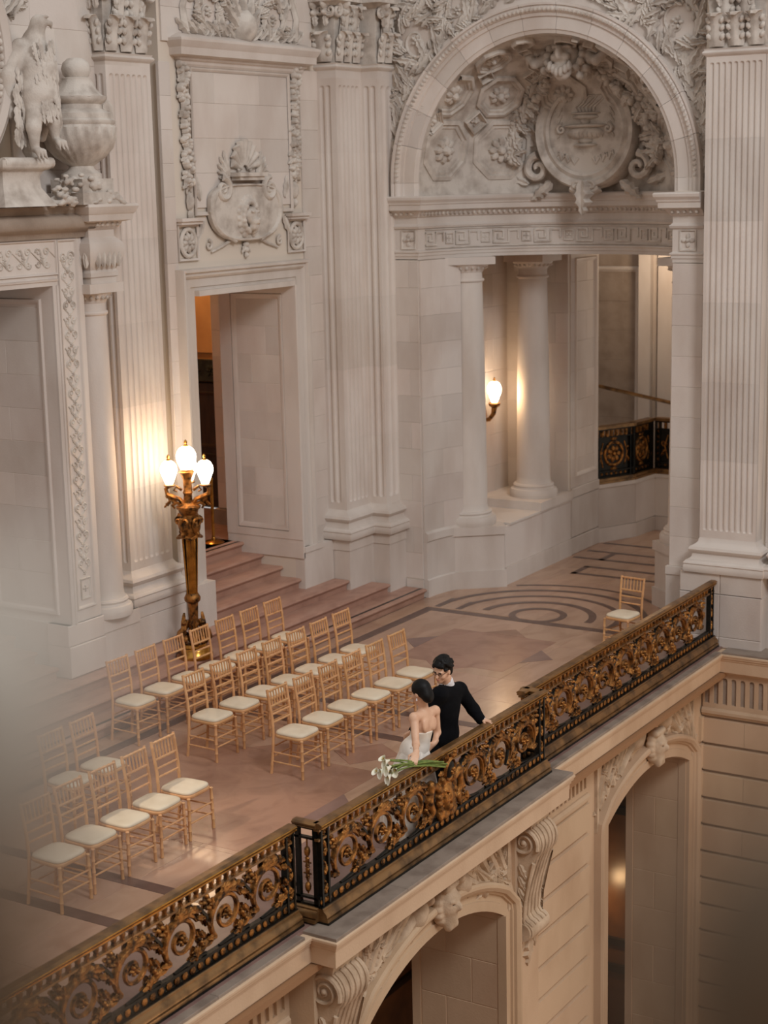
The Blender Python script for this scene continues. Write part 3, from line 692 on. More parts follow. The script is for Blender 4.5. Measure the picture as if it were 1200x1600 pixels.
for el, azs, R in ((.24, (75, 45, 12, -20, -48, -76), .42), (.68, (82, 50, 14, -22, -54, -84), .33), (1.04, (70, 24, -24, -70), .25), (1.33, (60, -20, -100), .15)):
    for az in azs: coffer(radians(az), el, R, 0)
for el, azs, R in ((.46, (60, 29, -34, -62, 88), .17), (.87, (66, 32, -38, -68), .13), (1.2, (46, -46), .10)):
    for az in azs: coffer(radians(az), el, R, 1)
# medallion with an urn, garlands and a mask
MED = thing('medallion', 'round carved medallion with a flaming urn, hung with garlands under the arch', 'carving', (22.9, 10.64, 5.97), kind='structure')
mm = ENDW(22.92, 10.64, 6.84)
t = MB(mm); rows = []
for i in range(41):
    a = 2*pi*i/40; rows.append([(r*cos(a)*.96, r*sin(a), c) for r, c in ((.0, .02), (.60, .02), (.60, .06), (.64, .085), (.68, .06), (.70, .05), (.74, .10), (.80, .11), (.83, .06), (.84, -.30))])
t.strip(rows); part('disc', t, CARVE, MED, 30)
t = MB(mm)
for zz, rx_, ry_, hh in ((-.03, .31, .10, .12), (.075, .36, .035, .15), (.20, .22, .045, .12), (.25, .25, .022, .13), (.13, .08, .06, .10), (-.14, .12, .05, .10), (-.20, .20, .03, .12)): t.bud(0, zz, rx_, ry_, 0, hh, 20, 3)
for k in range(-4, 5): t.bud(.065*k, -.045, .022, .07, 0, .15-.006*k*k, 8, 2)
for k in range(6): t.stem([(-.12+.05*k, .27), (-.16+.06*k, .34), (-.08+.06*k, .40), (-.02+.07*k, .47+.03*(k % 2)), (.10+.05*k, .50)], .020, .008, 1.2, 5, .03)
for s_ in (-1, 1):
    t.spiral(s_*.37, .03, .07, 1.3, pi/2, -s_, .024, .014, 1.6, c=.06)
    for k in range(4): t.stem([(s_*(.12+.1*k), -.38+.03*k), (s_*(.17+.1*k), -.46+.03*k), (s_*(.22+.1*k), -.37+.05*k)], .03, .03, .9, 4, .02); t.leaf(s_*.45, -.1+.1*k, pi/2+s_*.5, .16, .06, .03, 2, .02)
part('urn_relief', t, CARVE, MED, 40)
t = MB(mm)
for s_ in (-1, 1):
    t.spiral(s_*.80, -.52, .20, 1.3, pi/2, -s_, .07, .03, 1.2, c=-.03); t.stem([(s_*.92, -.2), (s_*.98, .2), (s_*.8, .6), (s_*.45, .85)], .07, .07, 1, 5, -.08); t.spiral(s_*.36, .93, .16, 1.2, 0 if s_ > 0 else pi, s_, .06, .03, 1.2, c=.02)
    t.leaf(s_*.55, -.72, -pi/2+s_*.9, .42, .22, .10, 4, .0); t.leaf(s_*.95, -.75, pi/2+s_*-1.2, .5, .2, .1, 4, -.05)
t.stem([(-.22, -.80), (0, -.92), (.22, -.80)], .08, .08, 1.2, 6, .0); t.leaf(0, -.70, -pi/2, .5, .36, .16, 4, .1); t.spiral(-.12, -.78, .08, 1, 0, 1, .03, .02, 1, c=.1); t.spiral(.12, -.78, .08, 1, pi, -1, .03, .02, 1, c=.1)
part('scrolled_cartouche', t, CARVE, MED, 40)
random.seed(3)
for s_ in (-1, 1):
    t = MB()
    for k in range(46):
        f = k/45; a = s_*(.12+1.02*sin(f*pi*.52)); b = 1.02-1.42*f**1.25+.0; cpt = Vector(ENDW(22.80-.45*(1-f)**2, 10.62, 6.84)(a, b, 0)); rad = .07+.10*sin(pi*min(1, f*1.05+.1))
        for j in range(3):
            ph = random.random()*6.28; t.map = ENDW(cpt.x, cpt.y, cpt.z); t.bud(rad*.75*cos(ph), rad*.75*sin(ph), .045+.04*random.random(), .04+.03*random.random(), ph, .09+.07*random.random(), 6, 2, -.02)
        t.leaf(0, 0, random.random()*6.28, .24, .14, .12, 3, .02)
    part('garland', t, CARVE, MED, 60)
s = SDF((-.6, -.55, -.45), (.6, .55, .4), .016); mx_, my_, mz_ = 0., 0., 0.
s.ell((mx_+.06, my_, mz_+.02), (.16, .155, .19), .03); s.ell((mx_+.0, my_, mz_-.16), (.10, .10, .11), .05); s.ell((mx_-.14, my_, mz_-.02), (.065, .038, .085), .025)
for q in (-1, 1):
    s.ell((mx_-.09, my_+q*.065, mz_-.05), (.05, .05, .045), .03); s.ell((mx_-.10, my_+q*.06, mz_+.055), (.045, .06, .022), .02); s.ell((mx_-.115, my_+q*.065, mz_+.018), (.055, .038, .024), .008, sub=True)
    for k in range(7):
        a = pi/2-q*(.2+.34*k); s.ell((mx_+.0, my_+.205*cos(a), mz_+.01+.23*sin(a)), (.05, .042, .042), .010); s.ell((mx_+.06, my_+.28*cos(a+.17), mz_+.01+.29*sin(a+.17)), (.05, .045, .045), .010)
    for k in range(3): s.ell((mx_-.08, my_+q*(.025+.045*k), mz_-.205+.03*k), (.05, .024, .06), .008)
    s.chain([(mx_+.05, my_+q*.24, mz_+.02), (mx_+.03, my_+q*.36, mz_-.06), (mx_+.03, my_+q*.44, mz_+.02), (mx_+.03, my_+q*.40, mz_+.10), (mx_+.03, my_+q*.35, mz_+.05)], [.05, .05, .045, .035, .025], .015)
s.ell((mx_-.13, my_, mz_-.115), (.06, .055, .016), .008, sub=True)
mk_ = s.mb(); ca_, sa_ = cos(.35), sin(.35); mk_.v = [(21.95+1.3*(x*ca_+z*sa_), 10.52+1.3*y, 7.84+1.3*(-x*sa_+z*ca_)) for x, y, z in mk_.v]; part('mask', mk_, CARVE, MED, 60)
t = MB(sph(0, .98, RD)); t.map = P3((21.75, 10.52, 8.02), (0, -1, 0), (-.6, 0, .8), (-.8, 0, -.6))
for k in range(-3, 4): t.leaf(0, .12, pi/2+k*.32, .24, .09, .05, 3)
part('shell', t, CARVE, MED, 50)
# wide fluted pilaster at the end of the balustrade
P3_ = thing('fluted_pilaster', 'wide fluted pilaster where the bronze balustrade ends', 'pilaster', (20.9, 7.7, -.1), kind='structure')
t = MB(); t.box(20.83, 21.25, 7.13, 8.28, -.1, .70); part('pedestal', t, STONE, P3_, 30)
mp = ENDW(20.83, 0, 0)
for z0, z1, d in ((-.02, .12, .02), (.125, .70, .012), (.705, .98, .0)):
    for a0, a1 in ((-8.28, -7.72), (-7.715, -7.14)):
        t = MB(mp); t.slabf(a0, a1-.004, z0, z1, -.02, d, .006); part('pedestal_block', t, BLOCK, P3_, 0)
t = MB(); t.box(20.85, 21.25, 7.15, 8.26, .70, .98); part('pedestal', t, STONE, P3_)
by0, by1, bx = 8.06, 7.28, 20.95
t = MB(); t.sweep([(21.25, by0), (bx, by0), (bx, by1), (21.25, by1)], attic(.98, .45)); part('base', t, STONE, P3_, 35)
for z0, z1, lo, hi in drums(1.43, ZT-.05):
    t = MB(); flute_face(t, ENDW(bx, by0, 0), by0-by1, z0, z1, 9, .035, lo=lo, hi=hi); part('shaft_drum', t, BLOCK, P3_, 40)
t = MB(); t.box(bx, 21.2, by1, by0, ZT-.05, ZT-.02); t.box(bx+.035, 21.2, by1+.001, by0-.001, 1.43, ZT-.05); part('shaft_core', t, STONE, P3_, 0)
t = MB(); t.sweep([(21.2, by0), (bx, by0), (bx, by1), (21.2, by1)], necking(ZT+.02)); part('necking', t, STONE, P3_, 35)
capital(P3_, [(21.2, by0-.03), (bx+.03, by0-.03), (bx+.03, by1+.03), (21.2, by1+.03)], ZT+.02, [((bx, by0, 0), (0, -1), (-1, 0), by0-by1, 3)])
t = MB(); t.sweep([(21.25, 7.0), (21.0, 7.0), (21.0, 5.2)], attic(.98, .45)); t.box(21.0, 21.2, 5.2, 7.0, -.1, .98); part('return_base', t, STONE, P3_, 35)
# ---------------------------------------------------------------- columns
def column_mb(r=.27, z0=0., z1=4.0):
    b = [(0, z0), (r*1.42, z0), (r*1.45, z0+.04), (r*1.45, z0+.09), (r*1.38, z0+.13), (r*1.25, z0+.14), (r*1.2, z0+.165), (r*1.24, z0+.19), (r*1.18, z0+.215), (r*1.08, z0+.22), (r*1.02, z0+.26), (r, z0+.32)]
    n = 10
    for k in range(1, n+1):
        f = k/n; b.append((r*(1-.15*f**1.6), z0+.32+(z1-z0-.70)*f))
    return b
def column(loc, label, z0, z1, r, rz=0., with_abacus=True, coat=STONE):
    o = thing('column', label, 'column', (loc[0], loc[1], z0))
    h = z1-z0; pb = column_mb(r, 0, h)
    t = MB(); t.lathe(pb[:12], 40); part('base', t, coat, o, 35, local=True)
    nd = 4; sh_ = pb[11:]
    t = MB(); t.lathe(sh_, 40); part('shaft', t, coat, o, 35, local=True)
    rt = r*.85; z = h-.38
    t = MB(); t.lathe([(rt, z), (rt*1.10, z+.01), (rt*1.13, z+.03), (rt*1.08, z+.05), (rt*1.0, z+.055), (rt, z+.15), (rt*1.06, z+.155), (rt*1.08, z+.175), (rt*1.18, z+.20), (rt*1.38, z+.25), (rt*1.42, z+.27), (0, z+.27)], 40)
    c = part('capital', t, coat, o, 35, local=True)
    t = MB(); k = rt*1.5; t.box(-k, k, -k, k, z+.27, h); a = part('abacus', t, coat, c, 0, local=True); a.rotation_euler = (0, 0, rz)
    t = MB()
    for i in range(22):
        a_ = 2*pi*i/22; t.map = P3((rt*1.2*cos(a_), rt*1.2*sin(a_), z+.215), (-sin(a_), cos(a_), 0), (0, 0, 1), (cos(a_), sin(a_), 0)); t.bud(0, 0, .025, .03, 0, .045, 6, 2)
    part('egg_moulding', t, CARVE, c, local=True)
    return o
def pedestal_rot(loc, ang, w, d, z1, label):
    o = thing('pedestal', label, 'pedestal', (loc[0], loc[1], 0), ang, kind='structure')
    for z0_, z1_, e in ((0, .27, .03), (.27, z1-.13, 0), (z1-.13, z1, .03)):
        t = MB(); t.box(-w/2-e, w/2+e, -e, d, z0_, z1_); part('pedestal_block', t, STONE, o, 0, local=True)
    return o
ang = atan2(-.78, .66)
pedestal_rot((22.19, 12.2), ang, 1.0, .9, .96, 'pale stone pedestal under the column left of the niche passage')
column((22.50, 12.44), 'smooth round column in front of the wall lamp, hiding its left edge', .96, 5.05, .30, ang)
pedestal_rot((22.19, 8.96), atan2(-.78, -.66), 1.0, .9, .96, 'stone pedestal in shade at the far side of the niche, beyond the lone chair')
column((22.66, 8.90), 'shaded column mostly hidden behind the right pier of the arch', .96, 5.05, .28)
# ---------------------------------------------------------------- passage behind the niche
t = MB(); t.box(22.75, 24.95, 11.87, 13.0, 0, .93); r = struct('wall_passage', t, STONE, 0, 'low stone wall carrying a round column beside the niche passage')
blocks(r, BACK(0, 11.87, 0), 22.6, 24.95, .28, .93, course=.65, length=1.25, depth=.02); t = MB(BACK(0, 11.87, 0)); t.box(22.6, 24.95, 0, .28, -.02, .04); part('plinth_block', t, STONE, r, 0)
t = MB(); t.box(22.72, 24.93, 11.82, 13.0, .93, .965); t.box(23.75, 24.93, 11.80, 13.0, .96, 1.10); part('sill', t, STONE, r, 0)
column((24.32, 12.22), 'smooth round column beyond the wall lamp, glowing amber on one side', 1.10, 5.0, .27)
t = MB(); t.box(22.3, 26.0, 13.0, 13.3, 0, 5.3); t.box(24.9, 26.04, 11.87, 13.0, 0, 5.2); r = struct('wall_alcove', t, JOINT, 0, 'stone wall of the alcove behind the two round columns')
blocks(r, BACK(0, 13.0, 0), 22.6, 24.9, 1.0, 5.2, course=.52, length=.9, depth=.015); blocks(r, ENDW(24.9, 13.0, 0), 0, 1.13, 1.1, 5.0, course=.5, length=.6, depth=.015)
t = MB(ENDW(24.9, 13.0, 0)); t.box(.25, .7, 1.1, 5.0, 0, .06); t.box(.2, .75, 1.1, 1.35, 0, .1); t.box(.2, .75, 4.7, 5.0, 0, .1); part('engaged_pilaster', t, STONE, r, 0)
t = MB(BACK(0, 11.87, 0)); t.slabf(24.95, 26.03, .0, .28, -.02, .04, .01); t.slabf(24.96, 26.03, .29, .95, -.02, .03, .01); t.slabf(24.96, 26.03, .96, 1.12, -.02, .045, .01); part('plinth_block', t, STONE, r, 0)
blocks(r, BACK(0, 11.87, 0), 24.95, 26.03, 1.12, 5.0, course=.48, length=1.2, depth=.02)
t = MB(BACK(0, 11.85, 0)); t.frame(25.1, 25.93, 1.3, 4.9, .07, .03); part('panel_moulding', t, STONE, r)
# ceiling of the passage: everything outside the niche circle
t = MB(); rows = []
for k in range(33):
    a = radians(88-176*k/32); c, s_ = cos(a), sin(a); lim = [5.6/c if c > .01 else 99]; lim.append(2.7/s_ if s_ > .01 else 99); lim.append(2.3/-s_ if s_ < -.01 else 99); f = max(min(lim), 2.1)
    rows.append([(NX+(RN+.0)*c, NY+(RN+.0)*s_, 5.06), (NX+f*c, NY+f*s_, 5.06), (NX+f*c, NY+f*s_, 5.3)])
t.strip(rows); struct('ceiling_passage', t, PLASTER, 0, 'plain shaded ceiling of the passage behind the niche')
# stair parapet and its bronze railing
PP = [(26.04, 11.86), (26.80, 11.50), (27.50, 11.43), (27.50, 9.2)]
def wallseg(t, p, q, th, z0, z1):
    d = Vector((q[0]-p[0], q[1]-p[1])).normalized(); n_ = Vector((-d.y, d.x)); t.prism([p, q, (q[0]+n_.x*th, q[1]+n_.y*th), (p[0]+n_.x*th, p[1]+n_.y*th)], z0, z1)
t = MB()
for p, q in zip(PP[:-1], PP[1:]): wallseg(t, p, q, .3, 0, 1.0)
r = struct('wall_parapet', t, STONE, 0, 'pale stone parapet of the staircase at the end of the passage')
for (p, q), nm in zip(zip(PP[:-1], PP[1:]), range(3)):
    d = Vector((q[0]-p[0], q[1]-p[1])); L = d.length; d.normalize(); mp = P3((p[0], p[1], 0), (d.x, d.y, 0), (0, 0, 1), (d.y, -d.x, 0))
    n_ = max(1, round(L/.9))
    for i in range(n_):
        t = MB(mp); t.slabf(L*i/n_+.003, L*(i+1)/n_-.003, .25, .94, -.02, .012, .005); part('stone_block', t, BLOCK, r, 0)
    t = MB(mp); t.box(-.01, L+.01, 0, .245, -.02, .03); t.box(-.02, L+.02, .945, 1.01, -.3, .035); part('coping', t, STONE, r, 0)
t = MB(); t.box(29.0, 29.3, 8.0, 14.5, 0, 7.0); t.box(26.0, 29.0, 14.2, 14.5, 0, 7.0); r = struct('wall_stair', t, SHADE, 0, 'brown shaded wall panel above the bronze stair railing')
mp = ENDW(29.0, 0, 0); blocks(r, mp, -14.2, -12.45, 1.2, 4.45, course=.55, length=1.0, depth=.01, m=SHADE)
t = MB(mp); t.frame(-14.4, -12.38, 1.0, 4.55, .10, .05); part('panel_moulding', t, STONE, r)
t = MB(); t.box(28.7, 29.0, 12.05, 12.28, .0, 6.2); t.box(28.85, 29.0, 11.98, 12.34, 0, 6.2); t.box(28.7, 29.0, 11.2, 11.9, 0, 6.2); part('pier', t, STONE, r, 0)
t = MB(); t.tube([(28.4, 13.4, 2.47), (28.4, 11.9, 2.22), (28.3, 9.6, 1.85)], .035, 8); o = part('stair_handrail', t, RAIL, None, loc=(28.4, 11.9, 2.2)); meta(o, 'dark handrail sloping down behind the bronze stair railing', 'handrail')
point('stair_fill_light', (27.7, 11.3, 4.9), 60, (1.0, .76, .52), .15)  # added light without a fixture, brightens the pier behind the railing
# ================================================================ balcony ledge and the facade below it
YF, YR, XL = 7.90, 7.68, 20.72
led = [(6.0, 7.56), (10.87, 7.56), (10.87, 7.31), (15.50, 7.31), (15.50, 7.56), (20.55, 7.56), (20.55, 4.5)]
t = MB(); t.sweep(led, [(-.8, -.03), (-.02, -.03), (0, -.04), (0, -.06), (-.012, -.066), (-.014, -.09), (-.03, -.10), (-.034, -.125), (-.045, -.135), (-.05, -.29), (-.10, -.30), (-.11, -.33), (-.16, -.35), (-.9, -.36)])
LED = struct('trim_1', t, TAN, 30, 'moulded stone edge of the balcony floor')
for a, b, y0 in [(6.0+1.2*i, 7.2+1.2*i, 7.58) for i in range(4)]+[(10.885, 12.05, 7.325), (12.05, 13.2, 7.325), (13.2, 14.35, 7.325), (14.35, 15.485, 7.325)]+[(15.5+1.01*i, 16.51+1.01*i, 7.58) for i in range(5)]:
    t = MB(P3((0, 0, -.03), (1, 0, 0), (0, 1, 0), (0, 0, 1))); t.slabf(a+.002, b-.002, y0, 8.0, -.01, .028, .003); part('ledge_slab', t, LEDGE, LED, 0)
t = MB(P3((0, 0, -.03), (1, 0, 0), (0, 1, 0), (0, 0, 1))); t.slabf(20.565, 21.0, 4.5, 7.58, -.01, .027, .003); part('ledge_slab', t, LEDGE, LED, 0)
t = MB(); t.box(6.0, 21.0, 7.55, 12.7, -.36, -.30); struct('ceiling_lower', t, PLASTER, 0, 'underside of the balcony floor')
# facade with two segmental arches
def arch_face(t, y, x0, x1, xc, hs, zs, rise, zt, zb, yb):
    R = (hs*hs+rise*rise)/(2*rise); zc = zs+rise-R; n = 24; top = []; cur = []
    for k in range(n+1):
        x = xc-hs+2*hs*k/n; cur.append((x, zc+sqrt(R*R-(x-xc)**2)))
    rows = [[(x, y, z), (x, y, zt)] for x, z in cur]; t.strip(rows)
    t.add([(x0, y, zb), (xc-hs, y, zb), (xc-hs, y, zt), (x0, y, zt)], [(0, 1, 2, 3)]); t.add([(xc+hs, y, zb), (x1, y, zb), (x1, y, zt), (xc+hs, y, zt)], [(0, 1, 2, 3)])
    t.strip([[(x, y, z), (x, yb, z)] for x, z in [(xc-hs, zb)]+cur+[(xc+hs, zb)]]); return cur
ARCHES = [(13.16, 1.30, -1.29, .38, YR), (18.87, 1.30, -1.43, .33, YF)]
t = MB(); zb = -7.5
c1 = arch_face(t, YR, 11.0, 15.2, *ARCHES[0][:4], -.34, zb, 8.75); c2 = arch_face(t, YF, 15.2, XL, *ARCHES[1][:4], -.34, zb, 8.75)
t.box(6.0, 11.0, YF, 8.75, zb, -.34); t.add([(11.0, YR, zb), (11.0, YF, zb), (11.0, YF, -.34), (11.0, YR, -.34)], [(0, 1, 2, 3)]); t.add([(15.2, YR, zb), (15.2, YF, zb), (15.2, YF, -.34), (15.2, YR, -.34)], [(0, 1, 2, 3)])
WF = struct('wall_front', t, TAN, 0, 'tan limestone wall under the balcony with two segmental arches')
def rust(parent, mp, a0, a1, z0, z1, course=.385, length=1.0, depth=.045, m_=TAN, phase=0):
    z = z1; j = 0
    while z > z0:
        zz = max(z-course, z0); cuts = [a0, a1] if (a1-a0) < length*1.3 else ([a0]+[a0+length*(.5*((j+phase) % 2)+k+.5) for k in range(int((a1-a0)/length)+1) if a0+.2 < a0+length*(.5*((j+phase) % 2)+k+.5) < a1-.2]+[a1])
        for p, q in zip(cuts[:-1], cuts[1:]):
            t = MB(mp); t.add([(p+.002, zz+.035, 0), (q-.002, zz+.035, 0), (q-.002, zz+.045, depth), (p+.002, zz+.045, depth), (p+.002, z-.012, depth), (q-.002, z-.012, depth), (q-.002, z, 0), (p+.002, z, 0), ],
                  [(0, 1, 2, 3), (3, 2, 5, 4), (4, 5, 6, 7), (0, 3, 4, 7), (1, 6, 5, 2)]); part('rusticated_block', t, m_, parent, 0)
        z -= course; j += 1
mf = BACK(0, YF, 0)
rust(WF, mf, 15.22, 17.05, -7.4, -.96, length=2.5); rust(WF, mf, 20.60, XL, -7.4, -.96, length=2.5); rust(WF, mf, 7.0, 10.95, -7.4, -.96, length=1.4)
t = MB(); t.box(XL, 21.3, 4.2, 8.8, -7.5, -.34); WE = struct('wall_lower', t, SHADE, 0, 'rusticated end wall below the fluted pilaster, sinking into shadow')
rust(WE, ENDW(XL, 0, 0), -7.86, -4.3, -7.4, -.98, length=1.15)
# fluted frieze under the ledge, with its lower moulding
def fl_frieze(name, parent, mp, a0, a1, z0, z1, step, label=None):
    t = MB(mp); n = max(1, round((a1-a0)/step)); st = (a1-a0)/n; cells = []
    t.box(a0, a1, z1-.06, z1, 0, .03); t.box(a0, a1, z0, z0+.07, 0, .03)
    for k in range(n):
        x = a0+st*k; t.box(x, x+st*.22, z0+.07, z1-.06, 0, .03); t.box(x+st*.78, x+st, z0+.07, z1-.06, 0, .03)
        rows = []
        for i in range(6):
            a = pi*i/5; rows.append([(x+st*.5-st*.28*cos(a), z1-.06, .03), (x+st*.5-st*.28*cos(a), z1-.06-st*.28*(1-sin(a)), .03)])
        t.strip(rows)
    part(name, t, TAN, parent, 0)
    t = MB(mp); pr = [(z0+.01, 0), (z0+.01, .05), (z0-.02, .075), (z0-.06, .075), (z0-.075, .05), (z0-.10, .045), (z0-.11, .02), (z0-.12, 0)]
    t.strip([[(a, z, c) for z, c in pr] for a in (a0, a1)], False); part('frieze_moulding', t, TAN, parent, 25)
fl_frieze('fluted_frieze', WF, mf, 15.22, 17.0, -.84, -.36, .105); fl_frieze('fluted_frieze', WF, mf, 7.0, 10.9, -.84, -.36, .115)
fl_frieze('fluted_frieze', WE, ENDW(XL, 0, 0), -7.88, -4.3, -.84, -.34, .125)
# moulded arch frames
for i, (xc, hs, zs, rise, y) in enumerate(ARCHES):
    r = thing('arch_surround', ('moulded stone frame of the lower arch between the two scroll brackets', 'moulded stone frame of the lower arch beside the shadowed end wall')[i], 'arch', (xc, y, zs), kind='structure')
    R = (hs*hs+rise*rise)/(2*rise); zc = zs+rise-R; am = math.asin(hs/R)
    pr = [(-.0, .0), (0, .05), (.10, .05), (.105, .03), (.17, .03), (.18, .055), (.20, .06), (.21, .09), (.25, .115), (.28, .115), (.30, .09), (.30, 0)]
    def rowat(x, z, nx, nz): return [(x+nx*o, y-c, z+nz*o) for o, c in pr]
    P = [(xc-hs, -7.4, -1, 0), (xc-hs, zs-.02, -1, 0)]+[(xc+R*sin(-am+2*am*k/20), zc+R*cos(-am+2*am*k/20), sin(-am+2*am*k/20), cos(-am+2*am*k/20)) for k in range(21)]+[(xc+hs, zs-.02, 1, 0), (xc+hs, -7.4, 1, 0)]
    P[2] = (P[2][0], P[2][1], -.9, .35); P[-3] = (P[-3][0], P[-3][1], .9, .35)
    t = MB(); t.strip([rowat(*p) for p in P[:2]]+[rowat(*p) for p in P[2:-2]]+[rowat(*p) for p in P[-2:]]); part('moulding', t, TAN, r, 30)
    jm = ENDW(xc+hs, 8.75, 0)
    t = MB(jm); t.box(0, .10, -7.4, zs, -.02, .012); t.box(1.15-(.30 if y == YF else 0)-.1, 1.15-(.30 if y == YF else 0), -7.4, zs, -.02, .012); part('jamb_border', t, TAN, r, 0)
    blocks(r, jm, .11, 1.04-(.30 if y == YF else 0), -7.4, zs-.06, course=.52, length=.62, depth=.004, m=TAN, gap=.008)
    # carved spandrel
    t = MB(BACK(xc, y, 0)); x0, x1, zt_ = -1.55, 1.42, -.37
    t.box(x1+.0, x1+.05, zs, zt_, 0, .04); t.box(x0-.05, x0, zs, zt_, 0, .04)
    random.seed(5+i)
    for s_ in (-1, 1):
        for k in range(6): # falling drapery folds
            a = s_*(.55+.17*k); t.stem([(a-s_*.2, zt_-.12), (a, zt_-.22-.05*k), (a+s_*.18, zt_-.34-.10*k), (a+s_*.24, max(zs+.25, zt_-.5-.15*k))], .055, .03, .9, 4)
        for k in range(10): t.leaf(s_*(.35+.11*k), zt_-.10-.05*(k % 3)-.05*k, random.random()*6.28, .20, .12, .07, 3)
        foliage(t, s_*1.2, zt_-.35, s_, .16); foliage(t, s_*.62, zt_-.24, -s_, .15)
        t.stem([(s_*.12, zt_-.2), (s_*.4, zt_-.12), (s_*.75, zt_-.2), (s_*1.1, zt_-.45), (s_*1.35, zs+.35)], .05, .03, 1.2)
        t.bud(s_*.42, zt_-.22, .13, .2, s_*.7, .14, 8, 3); t.bud(s_*.30, zt_-.11, .075, .085, 0, .16, 8, 3); t.stem([(s_*.45, zt_-.2), (s_*.7, zt_-.35), (s_*.95, zt_-.55)], .075, .05, 1.3)
    part('spandrel_carving', t, CARVT, r, 50)
    s = SDF((xc-.4, y-.36, zs+rise-.14), (xc+.4, y+.02, -.34), .016); zk = zs+rise+.30
    s.ell((xc, y-.12, zk), (.13, .13, .17), .04); s.ell((xc, y-.24, zk-.02), (.03, .05, .05), .02); s.ell((xc, y-.13, zk-.17), (.10, .09, .09), .04)
    for s_ in (-1, 1):
        s.ell((xc+s_*.06, y-.21, zk+.045), (.045, .03, .018), .015); s.ell((xc+s_*.05, y-.215, zk+.01), (.025, .02, .014), .006, sub=True)
        for k in range(8): a = pi/2-s_*(.2+.36*k); s.ell((xc+.14*cos(a), y-.09, zk-.02+.19*sin(a)), (.045, .06, .045), .012)
    for k in range(5): s.ell((xc-.1+.05*k, y-.14, zk+.17), (.04, .06, .05), .012); s.ell((xc-.06+.03*k, y-.16, zk-.22), (.025, .05, .06), .01)
    part('keystone_mask', s.mb(), CARVT, r, 60)
# scroll brackets
def scroll_console(xc, label):
    r = thing('scroll_bracket', label, 'bracket', (xc, 7.62, -.45)); w_ = .205
    out = []
    def arcp(cy, cz, R, a0, a1, n): return [(cy+R*cos(a0+(a1-a0)*k/n), cz+R*sin(a0+(a1-a0)*k/n)) for k in range(n+1)]
    prof = [(7.74, -.37), (7.47, -.37)]+arcp(7.56, -.60, .185, radians(115), radians(225), 8)[0:]+[(7.475, -.86), (7.53, -1.05), (7.575, -1.26), (7.59, -1.45)]+arcp(7.575, -1.60, .105, radians(100), radians(270), 8)+[(7.64, -1.72), (7.74, -1.80)]
    t = MB(); rows = [[(xc+s_*w_, y, z) for y, z in prof] for s_ in (-1, 1)]; t.strip(rows); n = len(prof)
    for s_ in (-1, 1): t.add([(xc+s_*w_, y, z) for y, z in prof], [tuple(range(n)) if s_ < 0 else tuple(range(n-1, -1, -1))])
    part('scroll_body', t, CARVT, r, 40)
    for s_ in (-1, 1):
        t = MB(P3((xc+s_*w_, 0, 0), (0, s_*1., 0), (0, 0, 1), (s_, 0, 0)))
        t.spiral(s_*7.565, -.60, .165, 2.2, radians(200) if s_ > 0 else radians(-20), -s_, .024, .012, 1.6, .08, 5, 18); t.bud(s_*7.565, -.60, .035, .035, 0, .04)
        t.spiral(s_*7.585, -1.60, .09, 1.6, radians(90), s_, .016, .01, 1.0, .1, 5, 16); t.stem([(s_*7.45, -.80), (s_*7.505, -1.03), (s_*7.555, -1.27), (s_*7.57, -1.48)], .022, .014, 1.6)
        for k in range(5): t.leaf(s_*(7.62+.006*k), -.85-.13*k, -pi/2-s_*.5, .18, .09, .03, 3)
        part('volute', t, CARVT, r, 40)
    t = MB()
    for k in range(5):
        x = xc-w_+.41*(k+.5)/5
        t.tube([(x, y-.004, z) for y, z in prof[2:18]], .02, 6)
    part('fluting', t, CARVT, r, 50)
    t = MB(); t.box(xc-w_-.01, xc+w_+.01, 7.485, 7.7, -1.71, -1.49) if False else None
    t.tube([(xc-w_-.03, 7.585, -1.60), (xc+w_+.03, 7.585, -1.60)], .10, 16); part('lower_roll', t, CARVT, r, 40)
    t = MB(BACK(xc, 7.66, 0)); t.leaf(0, -1.66, -pi/2, .42, .30, .09, 4, 0); t.leaf(-.08, -1.66, -pi/2-.4, .3, .16, .06, 3); t.leaf(.08, -1.66, -pi/2+.4, .3, .16, .06, 3); part('leaf_tail', t, CARVT, r, 50)
    t = MB(); t.box(xc-w_-.06, xc+w_+.06, 7.66 if False else 7.64, 7.92, -7.4, -.36); part('backing_strip', t, TAN, r, 0)
scroll_console(11.25, 'scrolled stone bracket under the near corner of the ledge, by the arch with dark interior')
scroll_console(15.0, 'scrolled stone bracket above the rusticated pier between the lower arches')
# dim hall behind the lower arches
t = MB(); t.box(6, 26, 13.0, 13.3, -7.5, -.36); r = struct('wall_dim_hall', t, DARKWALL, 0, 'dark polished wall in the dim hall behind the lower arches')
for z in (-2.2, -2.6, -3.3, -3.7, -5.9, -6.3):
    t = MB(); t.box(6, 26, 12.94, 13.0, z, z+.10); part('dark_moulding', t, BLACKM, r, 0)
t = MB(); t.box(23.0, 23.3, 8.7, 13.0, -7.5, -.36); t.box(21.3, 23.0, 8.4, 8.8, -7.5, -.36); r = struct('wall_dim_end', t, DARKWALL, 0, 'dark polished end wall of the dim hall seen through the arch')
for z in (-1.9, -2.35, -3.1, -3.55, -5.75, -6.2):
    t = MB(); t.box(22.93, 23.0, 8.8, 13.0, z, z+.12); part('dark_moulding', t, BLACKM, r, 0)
t = MB(); t.box(-10, 26, -14.0, 13.0, -7.6, -7.4); struct('floor_lower', t, MARBLE_D, 0, 'brown marble floor of the hall below the balcony')
t = MB(); t.box(-10, 26, -14.3, -14.0, -7.5, 10.5); t.box(-10.3, -10, -14.3, 13, -7.5, 10.5); struct('wall_opposite', t, TAN, 0, 'plain limestone walls of the hall on the side facing the balcony')
point('lower_hall_lamp', (22.35, 10.35, -4.9), 26, WARM, .10)
